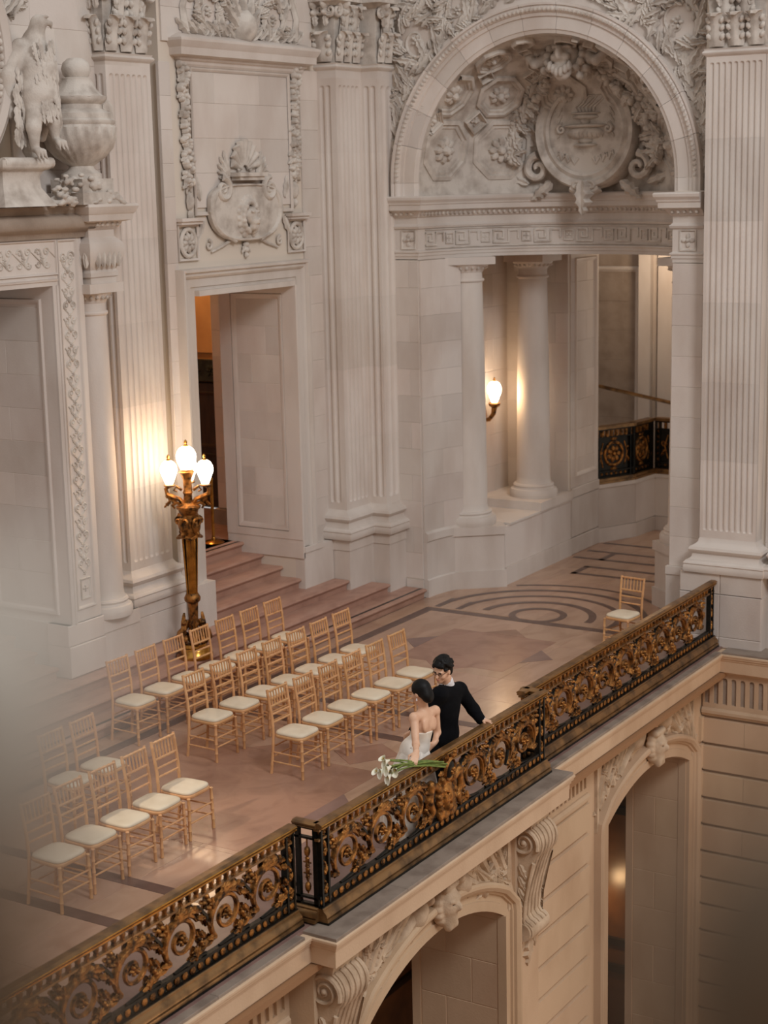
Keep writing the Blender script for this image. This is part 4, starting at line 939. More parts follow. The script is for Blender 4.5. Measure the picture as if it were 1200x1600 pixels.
point('lower_hall_lamp', (14.5, 11.0, -3.6), 22, WARM, .12)
# ================================================================ carving over the doorway
HOOD = thing('hood_cornice', 'projecting stone hood high above the tall doorway', 'cornice', (18.5, 13.5, 7.7), kind='structure')
t = MB(); t.sweep([(17.22, 13.65), (17.22, 13.56), (19.92, 13.56), (19.92, 13.65)], [(-.1, 7.66), (.0, 7.66), (.02, 7.69), (.02, 7.72), (.05, 7.74), (.06, 7.77), (.15, 7.79), (.155, 7.88), (.17, 7.90), (.20, 7.96), (.20, 7.99), (.02, 8.06), (-.1, 8.08)]); part('moulding', t, STONE, HOOD, 25)
t = MB(BACK(18.56, 13.56, 8.03))
for s_ in (-1, 1):
    foliage(t, s_*.72, .32, s_, .26); foliage(t, s_*.34, .30, -s_, .18)
    for k in range(7): t.leaf(s_*(.2+.16*k), .02+.02*(k % 2), pi/2-s_*.9, .30, .13, .09, 3)
    t.stem([(s_*1.2, .05), (s_*1.25, .35), (s_*1.1, .7)], .06, .04); t.spiral(s_*1.1, .55, .12, 1.2, 0, s_, .04, .02)
for k in range(-2, 3): t.leaf(0, .05, pi/2+k*.4, .6, .16, .12, 4)
t.bud(0, .18, .2, .24, 0, .22); r = part('hood_relief', t, CARVE, None, 50, loc=(18.56, 13.5, 8.05)); meta(r, 'carved foliage and shells standing on the stone hood above the doorway', 'carving')
m = BACK(0, 13.57, 0)
t = MB(m); t.frame(17.42, 19.62, 5.8, 7.66, .05, .02); r = struct('trim_2', t, STONE, 30, 'thin moulded border of the blank panel above the doorway')
def garland(xs, label, ztop, zbot, seed):
    random.seed(seed); g = thing('carved_garland', label, 'carving', (xs[0], 13.56, ztop), group='hanging garlands above the doorway')
    t = MB(m); n = int((ztop-zbot)/.055)
    t.stem([(xs[0]+(xs[1]-xs[0])*f/6, ztop+(zbot-ztop)*f/6) for f in range(7)], .05, .04, 1.)
    for k in range(n):
        f = k/n; x = xs[0]+(xs[1]-xs[0])*f; z = ztop+(zbot-ztop)*f; w_ = .085*(.75+.35*sin(f*9+1))
        for j in range(3): t.bud(x+random.uniform(-w_, w_), z+random.uniform(-.03, .03), .035+.025*random.random(), .03+.02*random.random(), random.random()*3, .06+.05*random.random(), 6, 2)
        if k % 2: t.leaf(x, z, -pi/2+random.choice((-1, 1))*random.uniform(.4, 1.1), .16, .08, .07, 3)
    part('fruit_and_leaves', t, CARVE, g, 60)
    t = MB(m); x = xs[1]; t.bud(x, zbot-.16, .055, .12, 0, .08); t.bud(x, zbot-.33, .035, .06, 0, .06); t.spiral(x, zbot-.05, .06, 1.2, 0, 1, .02, .01); part('drop', t, CARVE, g, 60)
garland((17.25, 17.30), 'carved fruit garland hanging at the edge of the panel near the lamp side', 7.66, 6.15, 1)
garland((19.74, 19.66), 'carved fruit garland hanging on the panel side next to the corner pilaster', 7.72, 6.25, 2)
for x, lab in ((17.25, 'square rosette block above the doorway corner nearest the bronze lamp'), (19.68, 'square rosette block above the doorway corner next to the corner pilaster')):
    r = thing('rosette_block', lab, 'carving', (x, 13.56, 5.24), group='rosette blocks above the doorway')
    t = MB(m); t.frame(x-.21, x+.21, 5.24, 5.70, .03, .02); t.box(x-.22, x+.22, 5.70, 5.76, 0, .08); t.box(x-.24, x+.24, 5.74, 5.78, 0, .11); part('block', t, STONE, r, 30)
    t = MB(m); t.ring(x, 5.47, .15, .17, .03, .03, 24); t.rosette(x, 5.47, .13, 8, .05)
    for k in range(8): t.leaf(x, 5.47, pi/4*k+.2, .16, .07, .03, 3)
    part('rosette', t, CARVE, r, 50)
CART = thing('cartouche', 'carved shield with lion head and scallop shell above the tall doorway', 'carving', (18.5, 13.56, 5.4))
t = MB(m); pts = [(18.48+.78*(abs(cos(2*pi*k/36))**.75)*(1 if cos(2*pi*k/36) > 0 else -1), 5.86+(.40 if sin(2*pi*k/36) < 0 else .33)*(abs(sin(2*pi*k/36))**(.95 if sin(2*pi*k/36) < 0 else .5))*(1 if sin(2*pi*k/36) > 0 else -1)) for k in range(36)]
for f, c0 in ((1, .0),):
    cx, cy = 18.48, 5.86; rows = [[(cx+(x-cx)*k, cy+(y-cy)*k, c) for x, y in pts+pts[:1]] for k, c in ((1.04, 0), (1.04, .06), (1.0, .085), (.96, .085), (.93, .05), (.5, .065), (.0, .07))]; t.strip(rows)
part('shield', t, CARVE, CART, 40)
t = MB(m)
for s_ in (-1, 1):
    t.spiral(18.48+s_*.52, 6.12, .16, 1.6, pi/2, s_, .045, .02, 1.3, c=.05); t.stem([(18.48+s_*.66, 6.10), (18.48+s_*.80, 5.85), (18.48+s_*.62, 5.58), (18.48+s_*.28, 5.45)], .03, .025, 1.2, c=.05)
    t.spiral(18.48+s_*.80, 5.42, .07, 1.2, pi/2, s_, .025, .01); t.stem([(18.48+s_*.3, 5.48), (18.48+s_*.5, 5.40), (18.48+s_*.75, 5.33)], .025, .015)
    for k in range(5): t.leaf(18.48+s_*.32, 6.30, pi/2-s_*(.3+.35*k), .34-.03*k, .12, .05, 3)
    t.leaf(18.48+s_*.95, 6.0, pi/2-s_*.2, .3, .12, .05, 3); t.leaf(18.48+s_*.9, 5.75, -pi/2+s_*.5, .3, .12, .05, 3)
t.box(18.22, 18.76, 6.24, 6.30, 0, .15); t.box(18.18, 18.80, 6.29, 6.34, 0, .18)
for k in range(3): t.bud(18.48, 5.40-.07*k, .06-.015*k, .04, 0, .05); t.leaf(18.48, 5.42, -pi/2+(k-1)*.6, .16, .07, .04, 3)
part('scrolls', t, CARVE, CART, 50)
t = MB(m)
for k in range(9):
    a = pi*(k+.5)/9; t.stem([(18.48+.06*cos(a), 6.38+.06*sin(a)), (18.48+.19*cos(a), 6.40+.20*sin(a)), (18.48+.29*cos(a), 6.40+.37*sin(a))], .02, .058, 1.3, 6, .02)
t.spiral(18.36, 6.39, .05, 1, 0, 1, .02, .01, c=.03); t.spiral(18.60, 6.39, .05, 1, pi, -1, .02, .01, c=.03); part('scallop_shell', t, CARVE, CART, 50)
s = SDF((18.15, 13.25, 5.42), (18.82, 13.58, 6.14), .016); X, Y, Z = 18.48, 13.47, 5.78
s.ell((X, Y, Z), (.11, .10, .12), .03); s.ell((X, Y-.08, Z-.08), (.07, .07, .06), .03); s.ell((X, Y-.05, Z-.15), (.07, .06, .05), .03); s.ell((X, Y-.14, Z-.05), (.03, .025, .02), .015); s.ell((X, Y-.13, Z-.125), (.04, .03, .012), .008, sub=True)
for q in (-1, 1):
    s.ell((X+q*.055, Y-.09, Z+.05), (.04, .02, .018), .012); s.ell((X+q*.05, Y-.095, Z+.02), (.02, .015, .012), .006, sub=True); s.ell((X+q*.10, Y-.02, Z+.12), (.035, .03, .04), .01)
    for k in range(9):
        a = pi/2-q*(.15+.33*k); s.ell((X+.155*cos(a), Y+.01, Z-.02+.20*sin(a)), (.042, .055, .042), .012); s.ell((X+.215*cos(a+.15), Y+.05, Z-.02+.26*sin(a+.15)), (.045, .045, .045), .012)
part('lion_head', s.mb(), CARVE, CART, 60)
# ================================================================ carved portal with urn and eagle
YPT = 13.42
PORT = thing('carved_portal', 'tall limestone portal with arabesque carving under the eagle and urn', 'portal', (14.0, YPT, .45), kind='structure')
t = MB(); t.box(14.50, 15.05, YPT, 14.78, 1.10, 5.10); t.box(10.9, 15.05, YPT, 14.78, 5.10, 5.98); part('portal_body', t, STONE, PORT, 0)
t = MB(BACK(0, YPT, 0)); t.slabf(14.42, 15.06, .46, .84, -.3, .05, .01); t.slabf(14.42, 15.06, .845, 1.10, -.3, .035, .01); part('plinth_block', t, BLOCK, PORT, 0)
t = MB(); t.box(14.44, 15.06, YPT-.02, 14.78, .45, 1.10); part('plinth_block', t, STONE, PORT, 0)
blocks(PORT, ENDW(14.50, 14.78, 0), .25, 1.15, 1.3, 4.85, length=.7, depth=.004)
t = MB(ENDW(14.50, 14.78, 0)); t.frame(.2, 1.2, 1.2, 4.95, .07, .03); part('reveal_panel_border', t, STONE, PORT)
mp = BACK(0, YPT, 0)
pr = [(0, 0), (0, .03), (.05, .03), (.055, .045), (.075, .05), (.08, 0)]
t = MB(mp); t.strip([[(14.50+o, z, c) for o, c in pr] for z in (1.1, 5.10)]); t.strip([[(x, 5.10+o, c) for o, c in pr] for x in (14.58, 10.9)]); part('inner_moulding', t, STONE, PORT, 30)
t = MB(mp); t.frame(14.62, 14.96, 1.25, 5.62, .04, .025); t.frame(10.9, 14.62, 5.22, 5.62, .03, .025); part('strip_border', t, STONE, PORT, 30)
t = MB(mp); z = 1.55; k = 0
t.frame(14.70, 14.88, 1.36, 1.62, .03, .02); t.rosette(14.79, 1.49, .05, 4, .02)
z = 1.75
while z < 5.15:
    for s_ in (-1, 1):
        t.spiral(14.79+s_*.055, z+.05, .05, 1.4, -pi/2, s_, .013, .008, 1.2); t.spiral(14.79+s_*.06, z+.20, .045, 1.2, pi/2, s_, .012, .007, 1.2); t.stem([(14.79, z-.06), (14.79+s_*.10, z+.02), (14.79+s_*.02, z+.13), (14.79+s_*.11, z+.24)], .010, .010, 1.2)
        t.leaf(14.79, z+.10, pi/2-s_*.8, .11, .045, .02, 2)
    t.bud(14.79, z+.11, .022, .04, 0, .03); t.rosette(14.79, z-.07, .035, 5, .02); z += .34
for i in range(12):
    x = 14.45-.30*i
    for s_ in (-1, 1): t.spiral(x, 5.42+s_*.07, .05, 1.3, 0, s_, .013, .008, 1.2); t.spiral(x-.13, 5.42+s_*.065, .045, 1.2, pi, -s_, .012, .007, 1.2); t.leaf(x-.07, 5.42, pi/2*s_+.3, .11, .05, .02, 2)
    t.rosette(x-.07, 5.42, .04, 5, .02); t.stem([(x+.15, 5.42), (x+.05, 5.50), (x-.05, 5.34), (x-.15, 5.42)], .010, .010, 1.2)
for s_ in (-1, 1): t.spiral(14.79+s_*.06, 5.42, .06, 1.4, 0, s_, .014, .008, 1.2)
part('arabesque', t, CARVE, PORT, 50)
t = MB(); t.sweep([(10.5, YPT), (15.06, YPT), (15.06, 13.8)], [(-.3, 5.63), (.03, 5.63), (.04, 5.68), (.06, 5.70), (.11, 5.72), (.15, 5.76), (.16, 5.81), (.14, 5.86), (.09, 5.89), (.06, 5.90), (.07, 5.92), (.10, 5.95), (.10, 5.99), (-.3, 6.03)]); part('roll_cornice', t, SHADE, PORT, 40)
# column block and half column beside the portal
CB = thing('column_block', 'bulging carved entablature block over the slender portal column', 'cornice', (15.33, 13.45, 5.05), kind='structure')
cbp = [(15.10, 13.8), (15.10, 13.34), (15.55, 13.34), (15.55, 13.8)]
t = MB(); t.sweep(cbp, [(-.2, 5.08), (.0, 5.08), (.0, 5.15), (.02, 5.16), (.02, 5.21), (.0, 5.24), (.03, 5.30), (.07, 5.40), (.085, 5.48), (.07, 5.55), (.02, 5.60), (.0, 5.62), (.0, 5.70), (.03, 5.72), (.06, 5.75), (.07, 5.79), (.16, 5.81), (.17, 5.88), (.19, 5.90), (.22, 5.97), (.21, 6.0), (-.2, 6.02)]); part('moulding', t, STONE, CB, 30)
t = MB()
for x, y, dx, dy in along(cbp, .09, .05):
    t.map = P3((x, y, 5.765), (dx, dy, 0), (0, 0, 1), (dy, -dx, 0)); t.bud(0, 0, .03, .03, 0, .04, 6, 2)
    t.map = P3((x, y, 5.47), (dx, dy, 0), (0, 0, 1), (dy, -dx, 0)); t.leaf(0, -.2, pi/2, .24, .09, .05, 3)
part('leaf_moulding', t, CARVE, CB, 50)
t = MB(); t.box(15.06, 15.75, 13.42, 13.85, .45, 1.03); t.box(15.05, 15.74, 13.40, 13.85, .86, 1.03); part('pedestal', t, STONE, CB, 0)
column((15.33, 13.60), 'slender column between the carved portal and the lamplit pilaster', 1.03, 5.08, .235)
# urn
URN = thing('stone_urn', 'large carved stone urn with a ball finial standing on the portal cornice', 'urn', (15.13, 13.42, 6.0))
gad = lambda a, z: .07*abs(sin(11*a+z*7)) if .48 < z < .92 else 0
t = MB(); t.lathe([(0, .30), (.20, .30), (.20, .36), (.17, .38), (.13, .42), (.12, .46)], 32); t.box(-.26, .26, -.26, .26, .0, .14); t.box(-.22, .22, -.22, .22, .14, .30); part('foot', t, CARVE, URN, 35, local=True)
t = MB(); t.lathe([(.12, .45), (.16, .48), (.24, .56), (.31, .66), (.345, .78), (.35, .90), (.345, .93), (.36, .95), (.36, .98), (.33, 1.0), (.33, 1.06), (.30, 1.08), (.24, 1.12), (.23, 1.17), (.27, 1.20), (.29, 1.23), (.29, 1.26)], 132, flute=gad); part('body', t, CARVE, URN, 40, local=True)
t = MB(); t.lathe([(.29, 1.25), (.24, 1.28), (.20, 1.33), (.165, 1.40), (.145, 1.45), (.15, 1.47), (.13, 1.48)], 32, flute=lambda a, z: .03*sin(12*a)); t.lathe([(.10, 1.47), (.135, 1.52), (.145, 1.58), (.13, 1.65), (.08, 1.70), (0, 1.715)], 24, flute=lambda a, z: .03*sin(8*a+z*60)); part('lid', t, CARVE, URN, 40, local=True)
for s_ in (-1, 1):
    t = MB(); t.tube([(s_*.30, 0, .72), (s_*.40, 0, .86), (s_*.43, 0, 1.02), (s_*.42, 0, 1.16), (s_*.35, 0, 1.24), (s_*.29, 0, 1.20), (s_*.29, 0, 1.13), (s_*.33, 0, 1.11)], [.03, .045, .05, .055, .05, .045, .035, .03], 8); t.tube([(s_*.34, -.06, 1.15), (s_*.34, .06, 1.15)], .05, 10); part('handle', t, CARVE, URN, 50, local=True)
URN.scale = (1.22, 1.1, .965)
# foliage heap, volute pedestal and eagle
random.seed(9); s = SDF((14.35, 13.0, 5.98), (15.75, 13.6, 6.48), .02)
for k in range(150):
    x = random.uniform(14.42, 15.55); h = max(.02, .36*(1-((x-14.75)/(.8 if x > 14.75 else .34))**2)); z = 6.0+random.uniform(0, 1)*h
    s.ell((x, 13.22+random.uniform(-.08, .12), z), (.04+.02*random.random(), .035, .022+.014*random.random()), .005)
r = part('carved_foliage', s.mb(), CARVE, None, 60, loc=(14.8, 13.25, 6.0)); meta(r, 'heaped stone leaves at the foot of the urn on the portal cornice', 'carving', kind='thing')
r = thing('volute_pedestal', 'small scrolled stone pedestal under the eagle', 'pedestal', (14.1, 13.3, 6.0))
t = MB(); t.sweep([(13.6, 13.42), (13.62, 13.2), (14.25, 13.2), (14.25, 13.42)], [(-.2, 6.0), (.10, 6.0), (.05, 6.08), (-.02, 6.2), (-.03, 6.32), (0, 6.38), (.05, 6.40), (.08, 6.44), (.08, 6.50), (-.2, 6.5)]); t.tube([(13.6, 13.17, 6.47), (14.36, 13.17, 6.47)], .06, 10); part('scroll', t, CARVE, r, 40)
EAG = thing('stone_eagle', 'carved stone eagle perched beside the oval frame, head turned to the urn', 'eagle', (14.3, 13.3, 6.5))
s = SDF((13.75, 12.9, 6.4), (14.85, 13.6, 8.25), .017)
s.chain([(14.30, 13.28, 7.78), (14.30, 13.24, 7.5), (14.27, 13.24, 7.2), (14.22, 13.28, 6.95)], [.12, .19, .19, .12], .06)
s.chain([(14.30, 13.26, 7.75), (14.31, 13.22, 7.92)], [.11, .09], .05); s.ell((14.33, 13.2, 7.98), (.10, .085, .08), .03)
s.chain([(14.40, 13.18, 7.98), (14.47, 13.17, 7.97), (14.485, 13.17, 7.92)], [.04, .028, .012], .015); s.ell((14.37, 13.12, 8.01), (.025, .02, .014), .006, sub=True); s.ell((14.36, 13.13, 8.035), (.05, .025, .015), .01)
s.chain([(14.42, 13.3, 7.72), (14.56, 13.36, 7.5), (14.55, 13.38, 7.1), (14.48, 13.4, 6.75)], [.10, .13, .11, .05], .04); s.chain([(14.15, 13.34, 7.72), (14.02, 13.4, 7.4), (14.0, 13.4, 7.0)], [.09, .10, .06], .04)
s.chain([(14.36, 13.2, 7.12), (14.42, 13.17, 6.92), (14.44, 13.16, 6.72)], [.10, .075, .04], .03); s.chain([(14.18, 13.2, 7.05), (14.10, 13.16, 6.85), (14.10, 13.16, 6.62)], [.10, .08, .045], .03)
for bx_, bz in ((14.44, 6.66), (14.10, 6.56)):
    for k in (-1, 0, 1): s.chain([(bx_, 13.16, bz+.06), (bx_+.05*k, 13.08, bz+.03), (bx_+.06*k, 13.04, bz-.05)], [.035, .03, .012], .012)
s.chain([(14.22, 13.32, 6.9), (14.25, 13.36, 6.62), (14.3, 13.36, 6.48)], [.11, .09, .06], .03)
part('body', s.mb(), CARVE, EAG, 60)
t = MB(); random.seed(4)
for k in range(150):
    z = 7.80-.80*random.random(); x = 14.29+random.uniform(-.16, .16); yy = 13.24-.19*sqrt(max(.05, 1-((x-14.29)/.19)**2))+.01
    t.map = P3((x, yy, z), (1, 0, 0), (0, .1, 1), (0, -1, .1)); t.leaf(0, 0, -pi/2+random.uniform(-.2, .2), .12, .06, .018, 2)
for k in range(40):
    z = random.uniform(6.95, 7.7); t.map = P3((random.uniform(14.42, 14.62), 13.235+.02*random.random(), z), (1, .3, 0), (0, .1, 1), (.3, -1, .1)); t.leaf(0, 0, -pi/2+random.uniform(-.2, .3), .17, .075, .02, 2)
    t.map = P3((random.uniform(13.95, 14.12), 13.285, z-.2), (1, -.2, 0), (0, .1, 1), (-.2, -1, .1)); t.leaf(0, 0, -pi/2+random.uniform(-.3, .2), .17, .075, .02, 2)
for k in range(7):
    t.map = P3((14.54+.01*k, 13.25+.01*k, 7.45-.03*k), (1, .3, 0), (0, 0, 1), (.3, -1, 0)); t.leaf(0, 0, -pi/2+.12*(k-3), .62, .08, .03, 2); t.leaf(.0, .1, -pi/2+.16*(k-3), .25, .06, .05, 2)
part('feathers', t, CARVE, EAG, 50)
OV = thing('oval_frame', 'big oval carved stone frame cut by the picture edge, beside the eagle', 'frame', (13.05, 13.42, 6.4))
t = MB(BACK(13.05, 13.5, 7.6)); t.ring(0, 0, .98, 1.24, .09, .16, 60); t.ring(0, 0, .80, 1.06, .05, .08, 60); t.ring(0, 0, 1.06, 1.33, .03, .10, 60)
rows = [[(f*cos(2*pi*k/60), g*sin(2*pi*k/60), c) for k in range(61)] for f, g, c in ((0, 0, .03), (.78, 1.04, .03), (.92, 1.18, .06))]; t.strip(rows); part('ring', t, STONE, OV, 30)
t = MB(BACK(13.05, 13.5, 7.6))
for k in range(90):
    a = 2*pi*k/90; t.bud(.90*cos(a), 1.16*sin(a), .03, .05, a, .07, 6, 2, .04)
part('leaf_border', t, CARVE, OV, 50)
t = MB(BACK(14.6, 13.75, 8.0)); 
for k in range(10): t.leaf(-.5+.04*k, .1+.05*(k % 3), .9+.15*sin(k*1.7), .45, .14, .12, 4)
foliage(t, -.15, .35, 1, .2); r = part('ribbon_relief', t, CARVE, None, 50, loc=(14.5, 13.7, 8.2)); meta(r, 'curling carved ribbons above the eagle', 'carving')
# ================================================================ bronze balustrade
def sect(t, x0, x1, y, prof): t.strip([[(x, y+o, z) for o, z in prof] for x in (x0, x1)], True, True)
RAILP = [(-.045, .850), (-.05, .857), (-.04, .864), (-.052, .872), (-.052, .886), (-.03, .900), (.03, .900), (.052, .886), (.052, .872), (.04, .864), (.05, .857), (.045, .850)]
BASEP = [(-.035, .14), (-.05, .13), (-.05, .115), (-.065, .105), (-.08, .085), (-.085, .06), (-.07, .05), (-.09, .045), (-.095, .018), (.095, .018), (.09, .045), (.07, .06), (.05, .115), (.035, .14)]
tongue = None; bead = None; scroll_m = None
def spiral3(cx, cz, R, turns, a0, dr, rin=.14, n=30):
    return [(cx+R*(1-(1-rin)*k/n)*cos(a0+dr*2*pi*turns*k/n), 0, cz+R*(1-(1-rin)*k/n)*sin(a0+dr*2*pi*turns*k/n)) for k in range(n+1)]
def scroll_parts(mir):
    """gold scroll, its dark stem and its leaves, about (0, 0) with the spiral eye at the origin; two-sided"""
    q = mir; g = MB(); a0 = radians(225) if q > 0 else radians(-45)
    pts = spiral3(0, 0, .215, 1.75, a0, -q, .12, 36); g.tube(pts, [.026-.010*k/36 for k in range(37)], 6)
    pts2 = spiral3(0, 0, .225, .55, a0, -q, .92, 12); g.tube([(x, -.012, z) for x, y, z in pts2], [.012+.022*sin(pi*k/12) for k in range(13)], 6)
    lf = MB()
    for sd in (-1, 1):
        lf.map = P3((0, sd*.012, 0), (1, 0, 0), (0, 0, 1), (0, sd, 0))
        lf.rosette(0, 0, .055, 6, .04); lf.bud(0, 0, .022, .022, 0, .06)
        for k in range(8):
            a = a0-q*2*pi*k/9.5; r = .215; lf.leaf(r*cos(a), r*sin(a), a-q*1.0, .125, .075, .03, 3, .005)
        for k in range(5): lf.bud(-q*(.23+.025*(k % 3)), .15+.03*k-.02*(k % 2), .024, .024, 0, .03, 6, 2)
        for k in range(5): lf.leaf(q*(.08+.05*k), -.235+.012*k, q*.2+(pi if q < 0 else 0)+.5*(k % 2), .11, .05, .025, 3)
        for k in range(3): lf.bud(q*(.20+.02*k), -.08-.035*k, .02, .024, 0, .03, 6, 2)
        lf.leaf(-q*.05, .235, (0 if q > 0 else pi)+q*.25, .16, .09, .035, 3, .005); lf.leaf(q*.1, .22, (0 if q > 0 else pi)-q*.35, .15, .08, .035, 3, .005)
    d = MB(); d.tube([(q*.12, 0, .245), (q*.22, 0, .20), (q*.31, 0, .09), (q*.36, 0, -.03), (q*.40, 0, -.16)], [.016, .020, .022, .020, .016], 6)
    d.tube([(-q*.10, .0, -.27), (q*.02, 0, -.255), (q*.16, 0, -.235), (q*.30, 0, -.255)], .016, 6)
    return g, d, lf
PROTO = {}
def balustrade(label, x0, x1, y, eyes, mirs, posts, returns=()):
    global tongue, bead
    B = thing('bronze_balustrade', label, 'balustrade', ((x0+x1)/2, y, 0), group='gilded bronze balustrade'); bl = B.location
    for nm, pr, m_ in (('handrail', RAILP, RAIL), ('base_rail', BASEP, RAIL)):
        t = MB(); sect(t, x0, x1, y, pr); part(nm, t, m_, B, 30)
    for yy, z in ((-.0535, .879), (-.05, .855)):
        t = MB(); t.tube([(x0, y+yy, z), (x1, y+yy, z)], .006, 6); part('bright_edge', t, BRASS, B, 40)
    t = MB(); t.box(x0, x1, y-.10, y+.10, 0, .02); part('foot_strip', t, BRONZE, B, 0)
    for z0, z1, w_ in ((.738, .757, .022), (.828, .845, .03), (.215, .240, .022), (.135, .145, .04)):
        t = MB(); t.box(x0, x1, y-w_, y+w_, z0, z1); part('bar', t, BRONZE if z0 < .7 else RAIL, B, 0)
    n = round((x1-x0)/.098)
    if tongue is None:
        t = MB(); t.lathe([(.010, .757), (.013, .77), (.022, .79), (.026, .81), (.021, .828), (.018, .832)], 8); t.box(-.012, .012, -.018, .018, .757, .775); tongue = mesh('tongue', t, GOLD, 50)
        t = MB(); t.lathe([(.0, -.012), (.02, -.012), (.034, -.004), (.034, .004), (.02, .012), (0, .012)], 8)
        t.v = [(x, z, yy) for x, yy, z in t.v]; bead = mesh('bead', t, GOLD, 50)
        t = MB(); t.box(-.022, .022, -.012, .012, .757, .83); PROTO['slot'] = mesh('slot', t, BRONZE, 0)
    def put(nm, me, x, z=0., yy=0., m_=None):
        o = bpy.data.objects.new(nm, me); C.objects.link(o); o.parent = B; o.location = (x-bl.x, yy, z); return o
    for k in range(n):
        x = x0+(x1-x0)*(k+.5)/n; put('tongue', tongue, x)
    t = MB(); t.box(x0, x1, y-.006, y+.006, .15, .215); part('bead_backing', t, BRONZE, B, 0)
    for k in range(n): put('bead', bead, x0+(x1-x0)*(k+.5)/n, .18, -.012)
    for e, q in zip(eyes, mirs):
        if q not in PROTO:
            g, d, lf = scroll_parts(q); PROTO[q] = (mesh('scroll', g, GOLD, 60), mesh('stem', d, BRONZE, 60), mesh('leaves', lf, GOLD, 60))
        s_ = put('scroll', PROTO[q][0], e, .482); s_.scale = (1.0, 1.0, .90)
        for nm, me in (('scroll_stem', PROTO[q][1]), ('scroll_leaves', PROTO[q][2])):
            o = bpy.data.objects.new(nm, me); C.objects.link(o); o.parent = s_
    for (px, w_) in posts:
        t = MB(); 
        for sx in (-1, 1): t.box(px+sx*w_/2-.012, px+sx*w_/2+.012, y-.03, y+.03, .13, .845)
        t.box(px-w_/2, px+w_/2, y-.004, y+.018, .14, .84); ps = part('post', t, BRONZE, B, 0)
        t = MB()
        for sd in (-1,):
            t.map = P3((px, y-.006, 0), (1, 0, 0), (0, 0, 1), (0, -1, 0)); t.rosette(0, .79, w_*.3, 5, .02)
            for k in range(6): t.leaf(0, .24+.085*k, pi/2+(.5 if k % 2 else -.5), .10, w_*.45, .025, 3); t.bud(0, .26+.085*k, w_*.16, .022, 0, .03, 6, 2)
            t.bud(0, .69, w_*.2, .04, 0, .03); t.bud(0, .185, w_*.22, .03, 0, .025)
        part('post_ornament', t, GOLD, ps, 50)
    for (rx, ya, yb, sd) in returns:
        lo, hi = min(ya, yb), max(ya, yb)
        for nm, pr, m_ in (('handrail_return', RAILP, RAIL), ('base_return', BASEP, RAIL)):
            t = MB(); t.strip([[(rx+o, yy, z) for o, z in pr] for yy in (lo, hi)], True, True); part(nm, t, m_, B, 30)
        t = MB()
        for yy in (lo+.03, hi-.03): t.box(rx-.02, rx+.02, yy-.02, yy+.02, .13, .845)
        for z0, z1 in ((.738, .757), (.828, .845), (.14, .16), (.2, .22)): t.box(rx-.02, rx+.02, lo, hi, z0, z1)
        rp = part('return_frame', t, BRONZE, B, 0)
        t = MB(); ym = (lo+hi)/2; t.map = P3((rx, ym, 0), (0, -1, 0), (0, 0, 1), (-1, 0, 0))
        for z0 in (.30, .62): t.bud(0, z0, .028, .05, 0, .03); t.bud(0, z0, .028, .05, 0, -.03)
        for z0 in (.42, .52): t.leaf(0, z0, pi/2, .07, .06, .02, 3); t.leaf(0, z0, -pi/2, .07, .06, .02, 3); t.stem([(-.04, z0), (.04, z0)], .008, .008)
        t.tube([(0, .24, 0), (0, .36, 0)], .008, 5); t.tube([(0, .56, 0), (0, .73, 0)], .008, 5); part('return_ornament', t, GOLD, rp, 50)
    return B
Y2, Y1 = 7.62, 7.80
balustrade('bronze balustrade section running into the blurred foreground, scrolls climbing toward the corner post', 6.2, 10.97, Y1, [10.59-.571*k for k in range(8)], [1]*8, [(10.90, .10)])
B2 = balustrade('projecting bronze balustrade section with the gilded mask, under the couple', 11.07, 15.37, Y2, [11.52, 12.10, 12.66, 13.80, 14.36, 14.90], [1, 1, 1, -1, -1, -1], [(11.16, .10), (15.28, .10)], returns=((11.10, Y2, Y1+.06, -1), (15.34, Y2, Y1+.06, 1)))
balustrade('bronze balustrade section from behind the couple to the wide fluted pilaster', 15.20, 20.80, Y1, [15.60+.568*k for k in range(9)], [-1]*9, [(20.70, .10)])
# gilded mask and shield in the middle of the projecting section
s = SDF((12.85, 7.46, .2), (13.60, 7.74, .84), .012); X, Z = 13.22, .46
s.ell((X, 7.60, Z), (.12, .08, .16), .04); s.ell((X, 7.545, Z-.01), (.03, .035, .05), .02); s.ell((X, 7.56, Z-.11), (.07, .05, .06), .03); s.ell((X, 7.53, Z-.075), (.035, .02, .010), .006, sub=True)
for q in (-1, 1):
    s.ell((X+q*.05, 7.55, Z+.06), (.04, .025, .016), .012); s.ell((X+q*.045, 7.545, Z+.03), (.022, .018, .012), .006, sub=True); s.ell((X+q*.06, 7.56, Z-.03), (.035, .03, .035), .015)
    for k in range(9):
        a = pi/2-q*(.15+.33*k); s.ell((X+.145*cos(a), 7.585, Z-.01+.19*sin(a)), (.038, .04, .038), .008)
    for k in range(7): s.ell((X+q*(.02+.022*k), 7.56+.004*k, Z-.17-.012*(k % 3)), (.022, .03, .05), .008)
    s.chain([(X+q*.14, 7.6, Z+.1), (X+q*.26, 7.6, Z+.16), (X+q*.30, 7.6, Z+.02), (X+q*.24, 7.6, Z-.10), (X+q*.30, 7.6, Z-.2)], [.035, .045, .04, .035, .02], .02)
for k in range(5): s.ell((X-.1+.05*k, 7.57, Z+.165+.02*(k % 2)), (.035, .04, .045), .01)
mk = part('gilded_mask', s.mb(), GOLD, B2, 60)
t = MB(P3((13.20, 7.545, .72), (1, 0, 0), (0, -.15, 1), (0, -1, -.15))); t.bud(0, 0, .075, .10, 0, .05, 14, 3); part('shield', t, BRONZE, B2, 50)
t = MB(P3((13.20, 7.545, .72), (1, 0, 0), (0, -.15, 1), (0, -1, -.15))); t.ring(0, 0, .082, .108, .014, .03, 24); t.rosette(0, 0, .04, 6, .03, .045)
